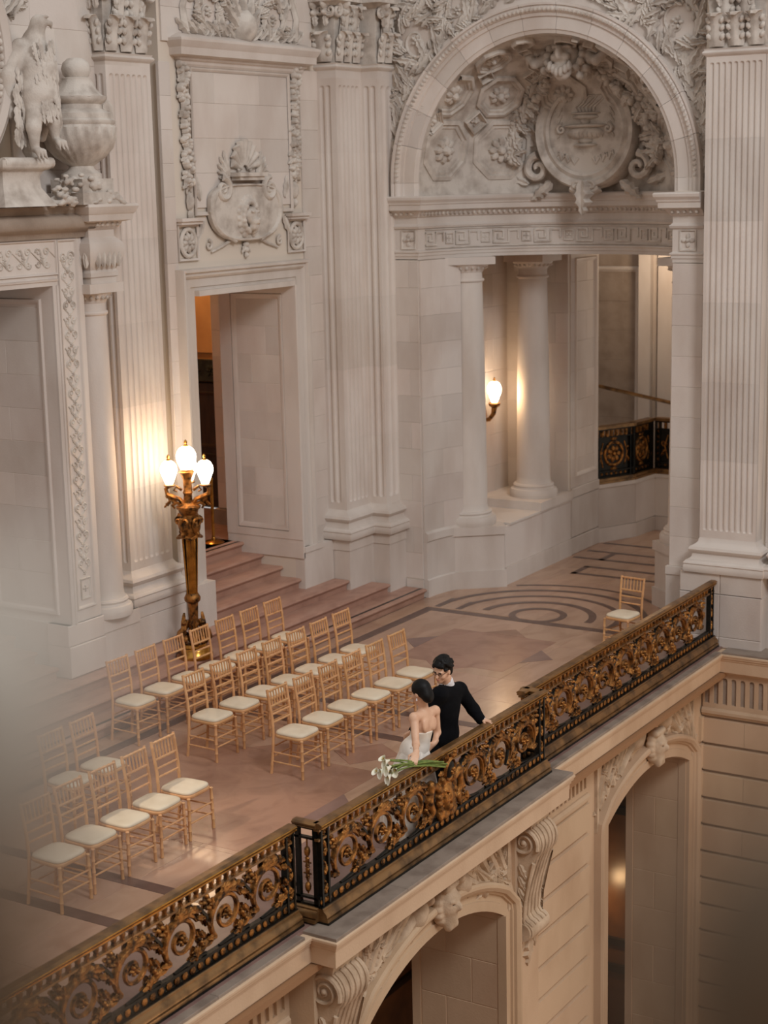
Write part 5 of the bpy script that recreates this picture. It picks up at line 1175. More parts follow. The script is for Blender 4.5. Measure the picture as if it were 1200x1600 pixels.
for k in range(6): t.leaf(.10*cos(k*1.05), .12*sin(k*1.05), k*1.05, .10, .06, .03, 3)
part('shield_wreath', t, GOLD, B2, 50)
# bronze railing on the stair parapet
def stair_rail(p, q, i):
    d = Vector((q[0]-p[0], q[1]-p[1])); L = d.length; d.normalize(); a = atan2(d.y, d.x)
    R = thing('stair_railing', ('bronze stair railing panel with a round gilded medallion', 'short bronze stair railing panel seen edge on', 'bronze stair railing panel cut by the arch pier')[i], 'railing', (p[0], p[1], 1.0), a, group='bronze stair railing')
    def lp(nm, t, m_, par=R): return part(nm, t, m_, par, 40, local=True)
    def ib(t, x0, x1, y0, y1, z0, z1): t.box(x0, x1, y0, y1, z0, z1)
    t = MB(); t.box(-.02, L+.02, 0.0, .16, .95, 1.0); lp('handrail', t, RAIL); t = MB(); t.box(-.02, L+.02, -.02, .2, 0, .05); t.box(-.02, L+.02, 0, .18, .05, .10); lp('base_rail', t, RAIL)
    for z0, z1 in ((.92, .95), (.79, .81), (.20, .22), (.10, .12)): t = MB(); t.box(0, L, .04, .12, z0, z1); lp('bar', t, BRONZE)
    t = MB(); t.box(0, L, .085, .10, .12, .80); lp('backing', t, BRONZE)
    n = max(2, round(L/.11)); 
    for k in range(n):
        x = L*(k+.5)/n; t = MB(); t.box(x-.02, x+.02, .05, .11, .81, .92); lp('tongue', t, GOLD); t = MB(P3((x, .085, .16), (1, 0, 0), (0, 0, 1), (0, -1, 0))); t.bud(0, 0, .03, .03, 0, .02, 6, 2); lp('bead', t, GOLD)
    for x in (0.03, L-.03):
        t = MB(); t.box(x-.05, x-.03, .04, .12, .1, .95); t.box(x+.03, x+.05, .04, .12, .1, .95); po = lp('post', t, BRONZE)
        t = MB(P3((x, .08, 0), (1, 0, 0), (0, 0, 1), (0, -1, 0)))
        for k in range(6): t.rosette(0, .26+.1*k, .03, 5, .02)
        lp('post_ornament', t, GOLD, po)
    m_ = P3((L/2 if L < 1.2 else .45, .085, .50), (1, 0, 0), (0, 0, 1), (0, -1, 0))
    t = MB(m_); rr = min(.2, L*.3); t.ring(0, 0, rr, rr, .03, .03, 24); t.rosette(0, 0, rr*.8, 7, .04)
    for s_ in (-1, 1):
        t.stem([(s_*rr*1.2, -.22), (s_*rr*1.5, 0), (s_*rr*1.2, .2)], .014, .014); t.spiral(s_*rr*1.6, .05, .06, 1.2, 0, s_, .016, .008); t.leaf(s_*rr*1.4, -.05, -pi/2+s_*.6, .2, .07, .03, 3); t.leaf(0, s_*rr*1.15, s_*pi/2, .09, .2, .03, 3)
    lp('medallion', t, GOLD)
for i, (p, q) in enumerate(zip(PP[:-1], PP[1:])): stair_rail(p, q, i)
# ================================================================ chairs
def turned(t, p, q, r, rings=5, n=8):
    """bamboo-turned stick from p to q"""
    p, q = Vector(p), Vector(q); pts = []; rad = []
    for k in range(rings):
        f0, f1 = k/rings, (k+1)/rings
        for f, s_ in ((f0+.02/rings, 1.0), (f1-.14/rings, .92), (f1-.07/rings, 1.22)): pts.append(p.lerp(q, f)); rad.append(r*s_)
    pts.append(q); rad.append(r); t.tube(pts, rad, n)
def make_chair():
    R = thing('banquet_chair', '', 'chair', (0, 0, 0))
    def lp(nm, t, m_=WOOD, sm=50): return part(nm, t, m_, R, sm, local=True)
    for s_ in (-1, 1):
        t = MB(); turned(t, (s_*.188, -.192, 0), (s_*.178, -.185, .425), .0165, 4); lp('front_leg', t)
        t = MB(); P_ = [(s_*.172, .225, 0), (s_*.168, .20, .22), (s_*.165, .187, .44), (s_*.166, .197, .62), (s_*.170, .225, .80), (s_*.172, .247, .925)]
        pts = []; rad = []
        for a, b in zip(P_[:-1], P_[1:]):
            for f, k in ((0, 1.), (.42, .95), (.5, 1.18), (.58, .95)): pts.append(Vector(a).lerp(Vector(b), f)); rad.append(.0165*k)
        pts.append(P_[-1]); rad.append(.015); t.tube(pts, rad, 8); lp('rear_post', t)
    # seat frame and cushion
    def outline(k, n=28):
        o = []
        for i in range(n):
            a = 2*pi*i/n; c, s_ = cos(a), sin(a); e = .42
            x = (abs(c)**e)*(1 if c > 0 else -1); y = (abs(s_)**e)*(1 if s_ > 0 else -1); wx = .197-.014*(y+1)/2*1.0; o.append((x*wx*k, y*.197*k-.003))
        return o
    t = MB(); t.strip([[(x, y, z) for x, y in outline(k)] for k, z in ((.97, .412), (1.0, .418), (1.0, .440), (.97, .446))], True, True); lp('seat_frame', t)
    t = MB(); t.strip([[(x, y, z) for x, y in outline(k)] for k, z in ((.93, .444), (.965, .452), (.965, .464), (.93, .476), (.80, .484), (.5, .489), (.05, .490))], True, True); lp('cushion', t, CUSH, 60)
    def arm(a, b, r=.0095, rings=4): t = MB(); turned(t, a, b, r, rings, 6); return t
    for z in (.17, .275): lp('stretcher', arm((-.186, -.19, z), (.186, -.19, z)))
    for s_ in (-1, 1):
        for z in (.14, .245): lp('stretcher', arm((s_*.185, -.19, z), (s_*.168, .205, z)))
    for z in (.19, .30): lp('stretcher', arm((-.168, .20, z), (.168, .20, z)))
    def yb(z): return .197+(z-.62)*.155 if z > .62 else .187+(z-.44)*.055
    for z, r in ((.905, .0145), (.742, .0135), (.655, .0115), (.568, .0115)):
        lp('crest_rail' if z > .9 else 'back_rail', arm((-.170, yb(z), z), (.170, yb(z), z), r, 5))
    for k in range(6):
        x = -.17+.34*(k+1)/7; lp('spindle', arm((x, yb(.745), .745), (x, yb(.90), .90), .0085, 2))
    return R
chair = make_chair(); first = True
ROWY = {'A': 12.17, 'B': 11.04, 'C': 9.91}
LAB = {
 ('A', 4): 'beech chair at the near end of the back row, by the marble steps', ('A', 5): 'beech chair second along the back row from the end under the portal column',
 ('A', 6): 'beech chair third along the back row, just left of the lamp foot', ('A', 7): 'beech chair directly before the foot of the bronze lamp',
 ('A', 8): 'beech chair in the back row, first one past the bronze lamp', ('A', 9): 'beech chair in the back row, second past the bronze lamp', ('A', 10): 'beech chair at the far end of the back row, before the doorway steps',
 ('B', 4): 'beech chair at the near end of the middle row, seat unobstructed', ('B', 5): 'beech chair second along the middle row from its near end', ('B', 6): 'beech chair third along the middle row, behind the nearest front row chair',
 ('B', 7): 'beech chair in the very centre of the seven in the middle row', ('B', 8): 'beech chair fifth along the middle row from its near end', ('B', 9): 'beech chair second from the far end of the middle row', ('B', 10): 'beech chair at the far end of the middle row, toward the arch',
 ('C', 4): 'beech chair at the near end of the front row, all four legs clear', ('C', 5): 'beech chair second along the front row from its near end', ('C', 6): 'beech chair third along the front row from its near end',
 ('C', 7): 'beech chair fourth along the front row, three short of the couple', ('C', 8): 'beech chair fifth along the front row, last one clear of the couple', ('C', 9): 'beech chair at the end of the front row, right behind the heads of the couple'}
spots = []
for k in range(7): spots.append((14.13+.509*k, 12.17, ('A', 4+k), 'back row of beech chairs'))
for k in range(7): spots.append((14.10+.498*k, 11.05, ('B', 4+k), 'middle row of beech chairs'))
for k in range(6): spots.append((14.09+.492*k, 9.91, ('C', 4+k), 'front row of beech chairs'))
for x, y, k, g in spots:
    rz = random.uniform(-.02, .02)
    if first: o = chair; o.location = (x, y, .0015); o.rotation_euler = (0, 0, rz); first = False
    else: o = dup(chair, (x, y, .0015), rz)
    o['label'] = LAB[k]; o['group'] = g
for x, y, lab, g in ((12.28, 11.05, 'beech chair behind the near block, its back against the step edge', 'near block of beech chairs'), (11.80, 11.04, 'faded beech chair dissolving in the blur behind the near block', 'near block of beech chairs'),
        (12.18, 9.92, 'beech chair of the near block with sunlit seat, closest to the other rows', 'near block of beech chairs'), (11.72, 9.90, 'second beech chair of the near block, beside the sunlit one', 'near block of beech chairs'), (11.25, 9.89, 'third beech chair of the near block, seat half lost in haze', 'near block of beech chairs'),
        (10.79, 9.90, 'fourth beech chair of the near block, in front of a dark floor band', 'near block of beech chairs'), (10.33, 9.87, 'hazy beech chair at the very edge of the blur, last of the near block', 'near block of beech chairs')):
    o = dup(chair, (x, y, .0015), random.uniform(-.03, .03), lab); o['group'] = g
o = dup(chair, (20.15, 8.80, .0015), -pi/2-.12, 'lone beech chair turned sideways by the far balustrade'); o['group'] = 'single chair'
# ================================================================ lamps
def globe_mb(R, H):
    t = MB(); t.lathe([(R*.42, 0), (R*.50, H*.06), (R*.70, H*.25), (R*.95, H*.48), (R*1.0, H*.62), (R*.93, H*.76), (R*.72, H*.90), (R*.42, H*.98), (0, H)], 20, flute=lambda a, z: .03*abs(sin(4*a))); return t
LAMP = thing('torchere_lamp', 'tall gilt bronze lamp with glowing frosted globes standing on the steps', 'lamp', (16.32, 13.02, .30))
def lp(nm, t, m_, par=None, sm=45): return part(nm, t, m_, par or LAMP, sm, local=True)
t = MB(); t.lathe([(0, 0), (.235, 0), (.235, .05), (.215, .07), (.215, .12), (.20, .14), (.17, .15), (.16, .19), (0, .19)], 8); lp('base', t, BRASS)
t = MB()
for k in range(4):
    a = pi/4+pi/2*k; c, s_ = cos(a), sin(a)
    t.tube([(c*.07, s_*.07, .50), (c*.11, s_*.11, .40), (c*.17, s_*.17, .33), (c*.19, s_*.19, .26), (c*.15, s_*.15, .21), (c*.12, s_*.12, .25)], [.03, .04, .05, .05, .045, .03], 8)
    t.map = P3((c*.10, s_*.10, .40), (-s_, c, 0), (0, 0, 1), (c, s_, 0)); t.leaf(0, -.16, pi/2, .36, .14, .08, 4); t.bud(.09, -.14, .05, .06, 0, .08); t.map = None
lp('foot_scrolls', t, GOLD)
t = MB(); t.lathe([(.05, .19), (.10, .24), (.08, .30), (.055, .38), (.075, .46), (.06, .50), (.058, .52)], 16); t.lathe([(.058, .50), (.066, .72), (.072, .74)], 12, flute=lambda a, z: .06*cos(6*a)); lp('lower_stem', t, GOLD)
t = MB(); t.lathe([(.07, .73), (.10, .76), (.105, .80), (.085, .84), (.075, .86)], 16); lp('collar', t, GOLD)
t = MB(); 
for k in range(4):
    a = pi/2*k+pi/4; c, s_ = cos(a), sin(a)
    t.strip([[(c*r-s_*w_, s_*r+c*w_, z) for w_ in (-.032-.012*f, 0.032+.012*f)] for f, r, z in ((0, .058, .84), (1, .088, 1.62))])
    for w0 in (-1, 1): t.tube([(c*.055-s_*w0*.038, s_*.055+c*w0*.038, .84), (c*.088-s_*w0*.052, s_*.088+c*w0*.052, 1.62)], .010, 5)
lp('shaft', t, BRASS)
t = MB(); t.lathe([(.055, .84), (.09, 1.62)], 8); lp('shaft_core', t, BRONZE)
t = MB()
for k in range(4):
    a = pi/2*k; c, s_ = cos(a), sin(a); t.map = P3((c*.09, s_*.09, 1.76), (-s_, c, 0), (0, 0, 1), (c, s_, 0))
    t.bud(0, .0, .06, .12, 0, .08); t.bud(0, .10, .04, .045, 0, .10); t.spiral(-.06, .06, .045, 1.2, 0, 1, .018, .01, 1.4, c=.05); t.spiral(.06, .06, .045, 1.2, pi, -1, .018, .01, 1.4, c=.05); t.leaf(0, .06, -pi/2, .22, .10, .07, 3); t.map = None
    t.tube([(c*.10, s_*.10, 1.62), (c*.135, s_*.135, 1.66), (c*.12, s_*.12, 1.72), (c*.17, s_*.17, 1.82), (c*.15, s_*.15, 1.90)], [.025, .03, .025, .03, .02], 6)
    b = a+pi/4; t.tube([(.13*cos(a), .13*sin(a), 1.63), (.15*cos(b), .15*sin(b), 1.60), (.13*cos(a+pi/2), .13*sin(a+pi/2), 1.63)], .022, 6)
t.lathe([(.085, 1.60), (.10, 1.64), (.09, 1.90), (.12, 1.93), (.13, 1.97), (.10, 2.0)], 16); lp('figured_capital', t, GOLD)
t = MB(); t.lathe([(.0, 1.96), (.15, 1.98), (.155, 2.01), (.10, 2.03), (.06, 2.06), (.05, 2.16), (.065, 2.19), (.05, 2.22), (.055, 2.36), (.08, 2.42), (.10, 2.46), (.07, 2.48)], 16); lp('upper_stem', t, GOLD)
gl = globe_mb(.105, .31)
ANG = [radians(122), radians(122)+2*pi/3, radians(122)+4*pi/3]; ANG = [radians(122), radians(-58), radians(32)]
for a in ANG:
    c, s_ = cos(a), sin(a); rr = .225
    t = MB(); t.tube([(c*.05, s_*.05, 2.02), (c*.10, s_*.10, 2.10), (c*.18, s_*.18, 2.13), (c*.255, s_*.255, 2.17), (c*.27, s_*.27, 2.24), (c*rr, s_*rr, 2.28)], [.03, .03, .035, .03, .025, .025], 8)
    t.tube([(c*.09, s_*.09, 2.03), (c*.15, s_*.15, 2.06), (c*.20, s_*.20, 2.02), (c*.17, s_*.17, 1.98)], [.025, .025, .022, .012], 6); t.tube([(c*.07, s_*.07, 2.22), (c*.14, s_*.14, 2.27), (c*.17, s_*.17, 2.22), (c*.13, s_*.13, 2.20)], [.022, .02, .016, .01], 6)
    t.lathe([(.03, 2.26), (.07, 2.275), (.075, 2.29), (.05, 2.30)], 12, c*rr, s_*rr); t.map = P3((c*.2, s_*.2, 2.08), (c, s_, 0), (0, 0, 1), (-s_, c, 0)); t.leaf(-.05, -.02, .6, .16, .08, .03, 3); t.leaf(.02, 0, -.8, .12, .06, .03, 3)
    ar = lp('arm', t, GOLD)
    o = lp('globe', gl, GLASS, ar, 60); o.location = (c*rr, s_*rr, 2.30); t = MB(); t.lathe([(.028, 2.60), (.03, 2.615), (.012, 2.63), (.02, 2.65), (.018, 2.665), (0, 2.69)], 8, c*rr, s_*rr); lp('finial', t, BRASS, ar)
t = MB(); t.lathe([(.03, 2.46), (.08, 2.475), (.085, 2.49), (.05, 2.50)], 12); ar = lp('cup', t, GOLD); o = lp('globe', globe_mb(.125, .35), GLASS, ar, 60); o.location = (0, 0, 2.44)
t = MB(); t.lathe([(.03, 2.78), (.035, 2.80), (.014, 2.815), (.022, 2.84), (.02, 2.855), (0, 2.88)], 8); lp('finial', t, BRASS, ar)
LAMP.scale = (1, 1, .972)
point('torchere_light', (16.20, 12.99, 2.86), 40, WARM, .16)
# wall lamp behind the round column
SCN = thing('wall_lamp', 'small bronze wall lamp with one glowing globe behind the round column', 'lamp', (24.0, 12.98, 2.45))
t = MB(P3((0, 0, 0), (1, 0, 0), (0, 0, 1), (0, -1, 0))); t.bud(0, 0, .08, .16, 0, .06); t.leaf(0, .1, -pi/2, .34, .14, .08, 4); part('back_plate', t, GOLD, SCN, 50, local=True)
t = MB(); t.tube([(0, 0, -.12), (0, -.12, -.10), (0, -.20, .0), (0, -.22, .12)], [.03, .035, .04, .05], 8); t.lathe([(.04, .10), (.09, .13), (.10, .17), (.07, .19)], 14, 0, -.22); part('arm', t, GOLD, SCN, 50, local=True)
o = part('globe', globe_mb(.115, .34), GLASS, SCN, 60, local=True); o.location = (0, -.22, .19)
t = MB(); t.lathe([(.02, .525), (.028, .54), (.012, .555), (.018, .575), (0, .60)], 8, 0, -.22); part('finial', t, BRASS, SCN, local=True)
point('wall_lamp_light', (23.99, 12.60, 2.80), 16, WARM, .13)
# barrier post at the top of the steps
ST = thing('barrier_post', 'slim polished brass barrier post standing at the top of the steps', 'post', (19.18, 14.86, 1.05))
t = MB(); t.lathe([(0, 0), (.155, 0), (.16, .012), (.13, .03), (.07, .045), (.035, .055), (0, .055)], 28); part('base', t, BRASS, ST, 40, local=True)
t = MB(); t.lathe([(.024, .05), (.024, .93), (.03, .935), (.03, .96), (.02, .97), (0, .985)], 14); part('pole', t, BRASS, ST, 40, local=True)
t = MB(); t.lathe([(.034, .05), (.034, .075), (.026, .09)], 14); part('collar', t, BRASS, ST, 40, local=True)
# ================================================================ the couple at the balustrade
def axes(fwd, up=(0, 0, 1)):
    f = Vector(fwd).normalized(); r = f.cross(Vector(up)).normalized(); u = r.cross(f); return np.array([[r.x, f.x, u.x], [r.y, f.y, u.y], [r.z, f.z, u.z]])
def head(s, c, A, k=1.):
    c = np.array(c, float); L = lambda x, y, z: c+A@np.array([x, y, z])*k
    s.ell(L(0, -.012, .03), np.array((.075, .094, .095))*k, .02, A); s.ell(L(0, .028, -.035), np.array((.058, .064, .078))*k, .035, A); s.ell(L(0, .066, -.092), np.array((.026, .024, .022))*k, .025)
    s.cap(L(0, .085, .012), L(0, .108, -.026), .009*k, .014*k, .012); s.ell(L(0, .088, -.058), np.array((.024, .012, .011))*k, .008, A)
    for q in (-1, 1):
        s.ell(L(q*.03, .092, .008), np.array((.018, .012, .011))*k, .008, A, sub=True); s.ell(L(q*.03, .078, .026), np.array((.024, .014, .009))*k, .010, A)
        s.ell(L(q*.03, .077, .007), np.array((.012, .011, .010))*k, .004, A); s.ell(L(q*.042, .06, -.03), np.array((.024, .022, .022))*k, .02, A); s.ell(L(q*.077, -.006, -.008), np.array((.010, .020, .030))*k, .008, A)
    return L
def hand(s, w, d, n, curl, thumb=1, sp=.020, k=1.):
    """w wrist, d pointing direction, n back-of-hand normal; four fingers and a thumb of unequal length"""
    w, d, n = Vector(w), Vector(d).normalized(), Vector(n).normalized(); x = d.cross(n).normalized(); n = x.cross(d)
    A = np.array([[x.x, d.x, n.x], [x.y, d.y, n.y], [x.z, d.z, n.z]]); pc = w+d*.045*k
    s.ell(tuple(pc), np.array((.040, .050, .017))*k, .012, A); s.cap(tuple(w-d*.03), tuple(w+d*.02), .026*k, .026*k, .02)
    for i, (ln, off) in enumerate(((.070, -1.5), (.080, -.5), (.075, .5), (.058, 1.5))):
        p = w+d*.088*k+x*off*sp*k-n*.002; pts = [w+d*.055*k+x*off*.8*sp*k, p]; a = 0.
        for j, f in enumerate((.45, .32, .23)):
            a += curl[j]; p = p+(d*cos(a)-n*sin(a)+x*off*.05)*ln*f*k; pts.append(p)
        s.chain([tuple(q) for q in pts], [.011*k, .0105*k, .0098*k, .009*k, .0075*k], .004)
    b = w+d*.03*k+x*thumb*.030*k; s.chain([tuple(w+d*.02+x*thumb*.015), tuple(b), tuple(b+(x*thumb*.7+d*.6-n*.4).normalized()*.035*k), tuple(b+(x*thumb*.35+d*.8-n*.6).normalized()*.062*k)], [.014*k, .0135*k, .0115*k, .009*k], .006)
# --- groom: back to us, leaning on the rail, face turned to the bride
GR = thing('person', 'man in black suit kissing his companion, one hand behind him on the rail', 'person', (13.80, 8.02, 0))
hc = (13.735, 7.905, 1.50); Ah = axes((-.93, .05, -.28), (.18, -.1, 1)); NEC0, NEC1 = (13.80, 7.905, 1.42), (13.86, 7.92, 1.28)
LS, RS = (13.67, 7.90, 1.275), (14.06, 7.90, 1.215); PEL = (13.88, 7.98, .84); CH = (13.86, 7.93, 1.14); WA = (13.87, 7.95, .98)
RE, RW, RHD = (14.165, 7.80, .995), (14.13, 7.70, .915), (.25, -.85, -.12); LE, LW = (13.60, 8.04, 1.04), (13.50, 8.10, .92)
HL, HR = (13.79, 8.0, .82), (13.98, 7.98, .82); KL, KR = (13.76, 8.06, .45), (14.00, 8.05, .45); FL, FR = (13.74, 8.14, .07), (14.02, 8.12, .07)
def torso(s, e=0., k=.05):
    s.ell(CH, (.175+e, .105+e, .19+e), k); s.ell(WA, (.150+e, .098+e, .16+e), k); s.ell(PEL, (.165+e, .11+e, .13+e), k)
    s.cap(LS, RS, .062+e, .062+e, k); s.chain([LS, LE, LW], [.058+e, .046+e, .036+e], .03); s.chain([RS, RE, RW], [.058+e, .046+e, .036+e], .03)
s = SDF((13.40, 7.50, 0), (14.30, 8.36, 1.68), .0085)
torso(s, -.012); head(s, hc, Ah, .98); s.cap(NEC0, NEC1, .055, .062, .03); s.chain([HL, KL, FL], [.085, .058, .042], .03); s.chain([HR, KR, FR], [.085, .058, .042], .03)
for F_ in (FL, FR): s.chain([F_, (F_[0], F_[1]+.16, .035)], [.042, .034], .02)
hand(s, RW, RHD, (.1, .05, 1), (.35, .65, .5), 1); hand(s, LW, (-.7, .5, -.4), (.4, .7, .3), (.3, .4, .3), 1)
gb = part('body', s.mb(), SKIN, GR, 70)
s = SDF((13.40, 7.50, .55), (14.32, 8.36, 1.44), .0085)
torso(s, .016, .045); s.cap(NEC1, (13.85, 7.92, 1.31), .075, .07, .03); s.ell((13.88, 7.97, .78), (.185, .125, .13), .04)
s.ell((13.665, 7.90, 1.28), (.07, .07, .055), .02); s.ell((14.065, 7.90, 1.222), (.07, .07, .055), .02)
s.cut((0, 0, -1), -.68)
for a, b in ((RW, Vector(RW)+Vector(RHD).normalized()*.1),): s.cap(tuple(Vector(RW)+Vector(RHD).normalized()*.075), tuple(b), .045, .045, .006, sub=True)
part('jacket', s.mb(), SUIT, GR, 70)
t = MB(); t.tube([(13.875, 8.005 if False else 7.845, 1.22), (13.88, 7.845, 1.0), (13.885, 7.858, .72)], .0035, 5); part('back_seam', t, SUIT, gb)
s = SDF((13.6, 7.8, 0), (14.2, 8.4, .92), .011)
s.ell(PEL, (.172, .12, .12), .04); s.chain([HL, KL, (FL[0], FL[1]-.01, .10)], [.102, .078, .068], .03); s.chain([HR, KR, (FR[0], FR[1]-.01, .10)], [.102, .078, .068], .03); s.cut((0, 0, -1), -.06); part('trousers', s.mb(), SUIT, GR, 70)
for F_ in (FL, FR):
    s = SDF((F_[0]-.1, F_[1]-.12, -.01), (F_[0]+.1, F_[1]+.3, .16), .010); s.chain([(F_[0], F_[1]-.03, .05), (F_[0], F_[1]+.10, .045), (F_[0], F_[1]+.20, .035)], [.05, .046, .036], .02); s.cut((0, 0, -1), -.002); part('shoe', s.mb(), BLACKM, GR, 70)
s = SDF((13.68, 7.78, 1.24), (14.0, 8.05, 1.46), .007); s.cap((13.825, 7.91, 1.362), (13.85, 7.92, 1.31), .068, .078, .01); s.cap((13.77, 7.90, 1.44), (13.86, 7.92, 1.28), .052, .052, .006, sub=True); s.cut((-.35, .2, 1), 1.378-.35*13.80+.2*7.91); part('shirt_collar', s.mb(), SHIRT, GR, 70)
s = SDF((13.55, 7.72, 1.38), (13.92, 8.10, 1.70), .0085); L = lambda x, y, z: np.array(hc)+Ah@np.array([x, y, z])*.98
s.ell(L(0, -.03, .055), (.088, .098, .085), .02, Ah); s.ell(L(0, -.07, -.02), (.074, .05, .085), .03, Ah); random.seed(21)
for k in range(70):
    a, b = random.uniform(0, 2*pi), random.uniform(-.15, 1.2); x, y, z = .088*cos(a)*cos(b), -.028+.10*sin(a)*cos(b), .05+.092*sin(b)
    if y > .05 and z < .07: continue
    s.ell(L(x, y, z), (.018+.012*random.random(), .020, .016), .008)
for k in range(9): s.ell(L(-.05+.012*k, .062+.012*random.random(), .085+.012*random.random()), (.018, .022, .02), .008)
s.ell(L(0, .10, -.01), (.06, .05, .085), .008, Ah, sub=True)
part('hair', s.mb(), HAIR, GR, 60)
t = MB(); 
for q in (-1, 1):
    c_ = L(q*.032, .094, .008); R_ = Ah; pts = [tuple(c_+R_@np.array([.021*cos(2*pi*k/14), 0, .016*sin(2*pi*k/14)])) for k in range(15)]; t.tube(pts, .0022, 5); t.tube([tuple(L(q*.053, .092, .012)), tuple(L(q*.078, .0, .012))], .0022, 5)
t.tube([tuple(L(-.011, .098, .012)), tuple(L(.011, .098, .012))], .0022, 5); part('spectacles', t, BLACKM, GR, 60)
for q in (-1, 1):
    t = MB(P3(tuple(L(q*.03, .086, .008)), tuple(Ah[:, 0]), tuple(Ah[:, 2]), tuple(Ah[:, 1]))); t.bud(0, 0, .009, .004, 0, .004); part('eye', t, EYEM, gb)
    t = MB(P3(tuple(L(q*.03, .09, .028)), tuple(Ah[:, 0]), tuple(Ah[:, 2]), tuple(Ah[:, 1]))); t.bud(0, 0, .018, .004, 0, .005); part('eyebrow', t, HAIR, gb)
t = MB(P3(tuple(L(0, .097, -.058)), tuple(Ah[:, 0]), tuple(Ah[:, 2]), tuple(Ah[:, 1]))); t.bud(0, 0, .020, .007, 0, .006); part('mouth', t, LIPM, gb)
s = SDF((13.90, 7.5, .7), (14.3, 7.9, 1.1), .007); e_ = Vector(RW)+Vector(RHD).normalized()*.012; s.cap(tuple(Vector(RW)-Vector(RHD).normalized()*.02), tuple(e_), .040, .038, .005); part('shirt_cuff', s.mb(), SHIRT, GR, 70)
# --- bride
BR = thing('person', 'woman with dark chignon in strapless white gown holding flowers on the rail', 'person', (13.16, 7.95, 0))
bc = (13.185, 7.83, 1.435); Ab = axes((.12, .97, -.22)); nb0, nb1 = (13.20, 7.815, 1.36), (13.215, 7.815, 1.25)
ls, rs = (13.035, 7.815, 1.235), (13.405, 7.80, 1.200); le, lw = (12.925, 7.735, 1.015), (12.765, 7.640, .995); re_, rw = (13.44, 7.80, .97), (13.335, 7.775, .90)
ch, wa, pv = (13.215, 7.835, 1.105), (13.21, 7.86, .94), (13.19, 7.92, .84)
s = SDF((12.45, 7.45, .62), (13.62, 8.12, 1.62), .0075)
s.ell(ch, (.135, .085, .15), .05); s.ell(wa, (.108, .08, .13), .05); s.ell(pv, (.15, .11, .13), .05); s.cap(ls, rs, .048, .048, .045); s.cap(nb0, nb1, .043, .050, .03); head(s, bc, Ab, .93)
s.chain([ls, le, lw], [.043, .034, .024], .02); s.chain([rs, re_, rw], [.042, .034, .024], .02)
s.ell((13.215, 7.80, 1.13), (.10, .045, .10), .04)
for q, c_ in ((-1, (13.14, 7.755, 1.13)), (1, (13.29, 7.748, 1.11))): s.ell(c_, (.045, .018, .06), .03)
hand(s, lw, (-.80, -.30, -.25), (-.25, -.45, 1), (.45, .75, .6), 1, .018, 1.0); hand(s, rw, (-.6, .3, -.5), (.2, -.8, .2), (.4, .5, .4), 1, .018, .9)
bb = part('body', s.mb(), SKIN, BR, 70)
s = SDF((12.95, 7.65, .60), (13.5, 8.08, 1.13), .0075)
s.ell(ch, (.148, .098, .16), .05); s.ell(wa, (.118, .092, .14), .05); s.ell(pv, (.17, .13, .15), .05); s.cut((.12, .05, 1), 1.055+.12*13.21+.05*7.8); part('bodice', s.mb(), DRESS, BR, 70)
t = MB(); rows = []; nn = 72
for i in range(15):
    f = i/14; z = .90*(1-f)+.012*f; row = []
    for k in range(nn):
        a = 2*pi*k/nn; fold = 1+(.03+.10*f)*sin(9*a+1.5*sin(3*a)+f*1.2)+.03*f*sin(23*a); rr = .128+.15*f**.9+.05*sin(pi*f)
        x = 13.19-.02*f+rr*1.15*fold*cos(a); y = 7.91+.06*f+rr*.9*fold*sin(a); y = max(y, 7.745+.01*sin(7*a)); row.append((x, y, z))
    rows.append(row)
t.strip(rows, True, True); part('skirt', t, DRESS, BR, 70)
t = MB()
for j in range(4): # satin folds thrown out over the left hip
    a = radians(185+14*j); t.tube([(13.19+.12*cos(a), 7.88+.07*sin(a), .93-.01*j), (13.10-.02*j, 7.83+.02*j, .86-.02*j), (13.03-.025*j, 7.83+.03*j, .76-.03*j), (12.99-.02*j, 7.84+.05*j, .60)], [.02, .04, .05, .05], 8)
part('skirt_folds', t, DRESS, BR, 70)
s = SDF((13.02, 7.66, 1.30), (13.36, 8.0, 1.60), .0075); Lb = lambda x, y, z: np.array(bc)+Ab@np.array([x, y, z])*.93
s.ell(Lb(0, -.022, .045), (.084, .099, .092), .02, Ab); s.ell(Lb(0, -.085, -.03), (.070, .055, .070), .03, Ab); s.ell(Lb(0, -.095, -.06), (.05, .04, .045), .02, Ab); s.ell(Lb(0, .11, -.02), (.062, .06, .09), .01, Ab, sub=True)
for k in range(9): s.cap(tuple(Lb(-.07+.0175*k, .04, .115-.0012*(k-4)**2*4)), tuple(Lb(-.045+.011*k, -.10, .02)), .010, .012, .008)
part('hair', s.mb(), HAIR, BR, 60)
for q in (-1, 1):
    t = MB(P3(tuple(Lb(q*.03, .086, .008)), tuple(Ab[:, 0]), tuple(Ab[:, 2]), tuple(Ab[:, 1]))); t.bud(0, 0, .009, .004, 0, .004); part('eye', t, EYEM, bb)
t = MB(P3(tuple(Lb(0, .097, -.058)), tuple(Ab[:, 0]), tuple(Ab[:, 2]), tuple(Ab[:, 1]))); t.bud(0, 0, .018, .006, 0, .006); part('mouth', t, LIPM, bb)
t = MB(); t.map = None; p = Lb(-.082, -.004, -.042); t.tube([tuple(p), (p[0], p[1], p[2]-.02)], [.005, .007], 6); part('earring', t, SHIRT, BR)
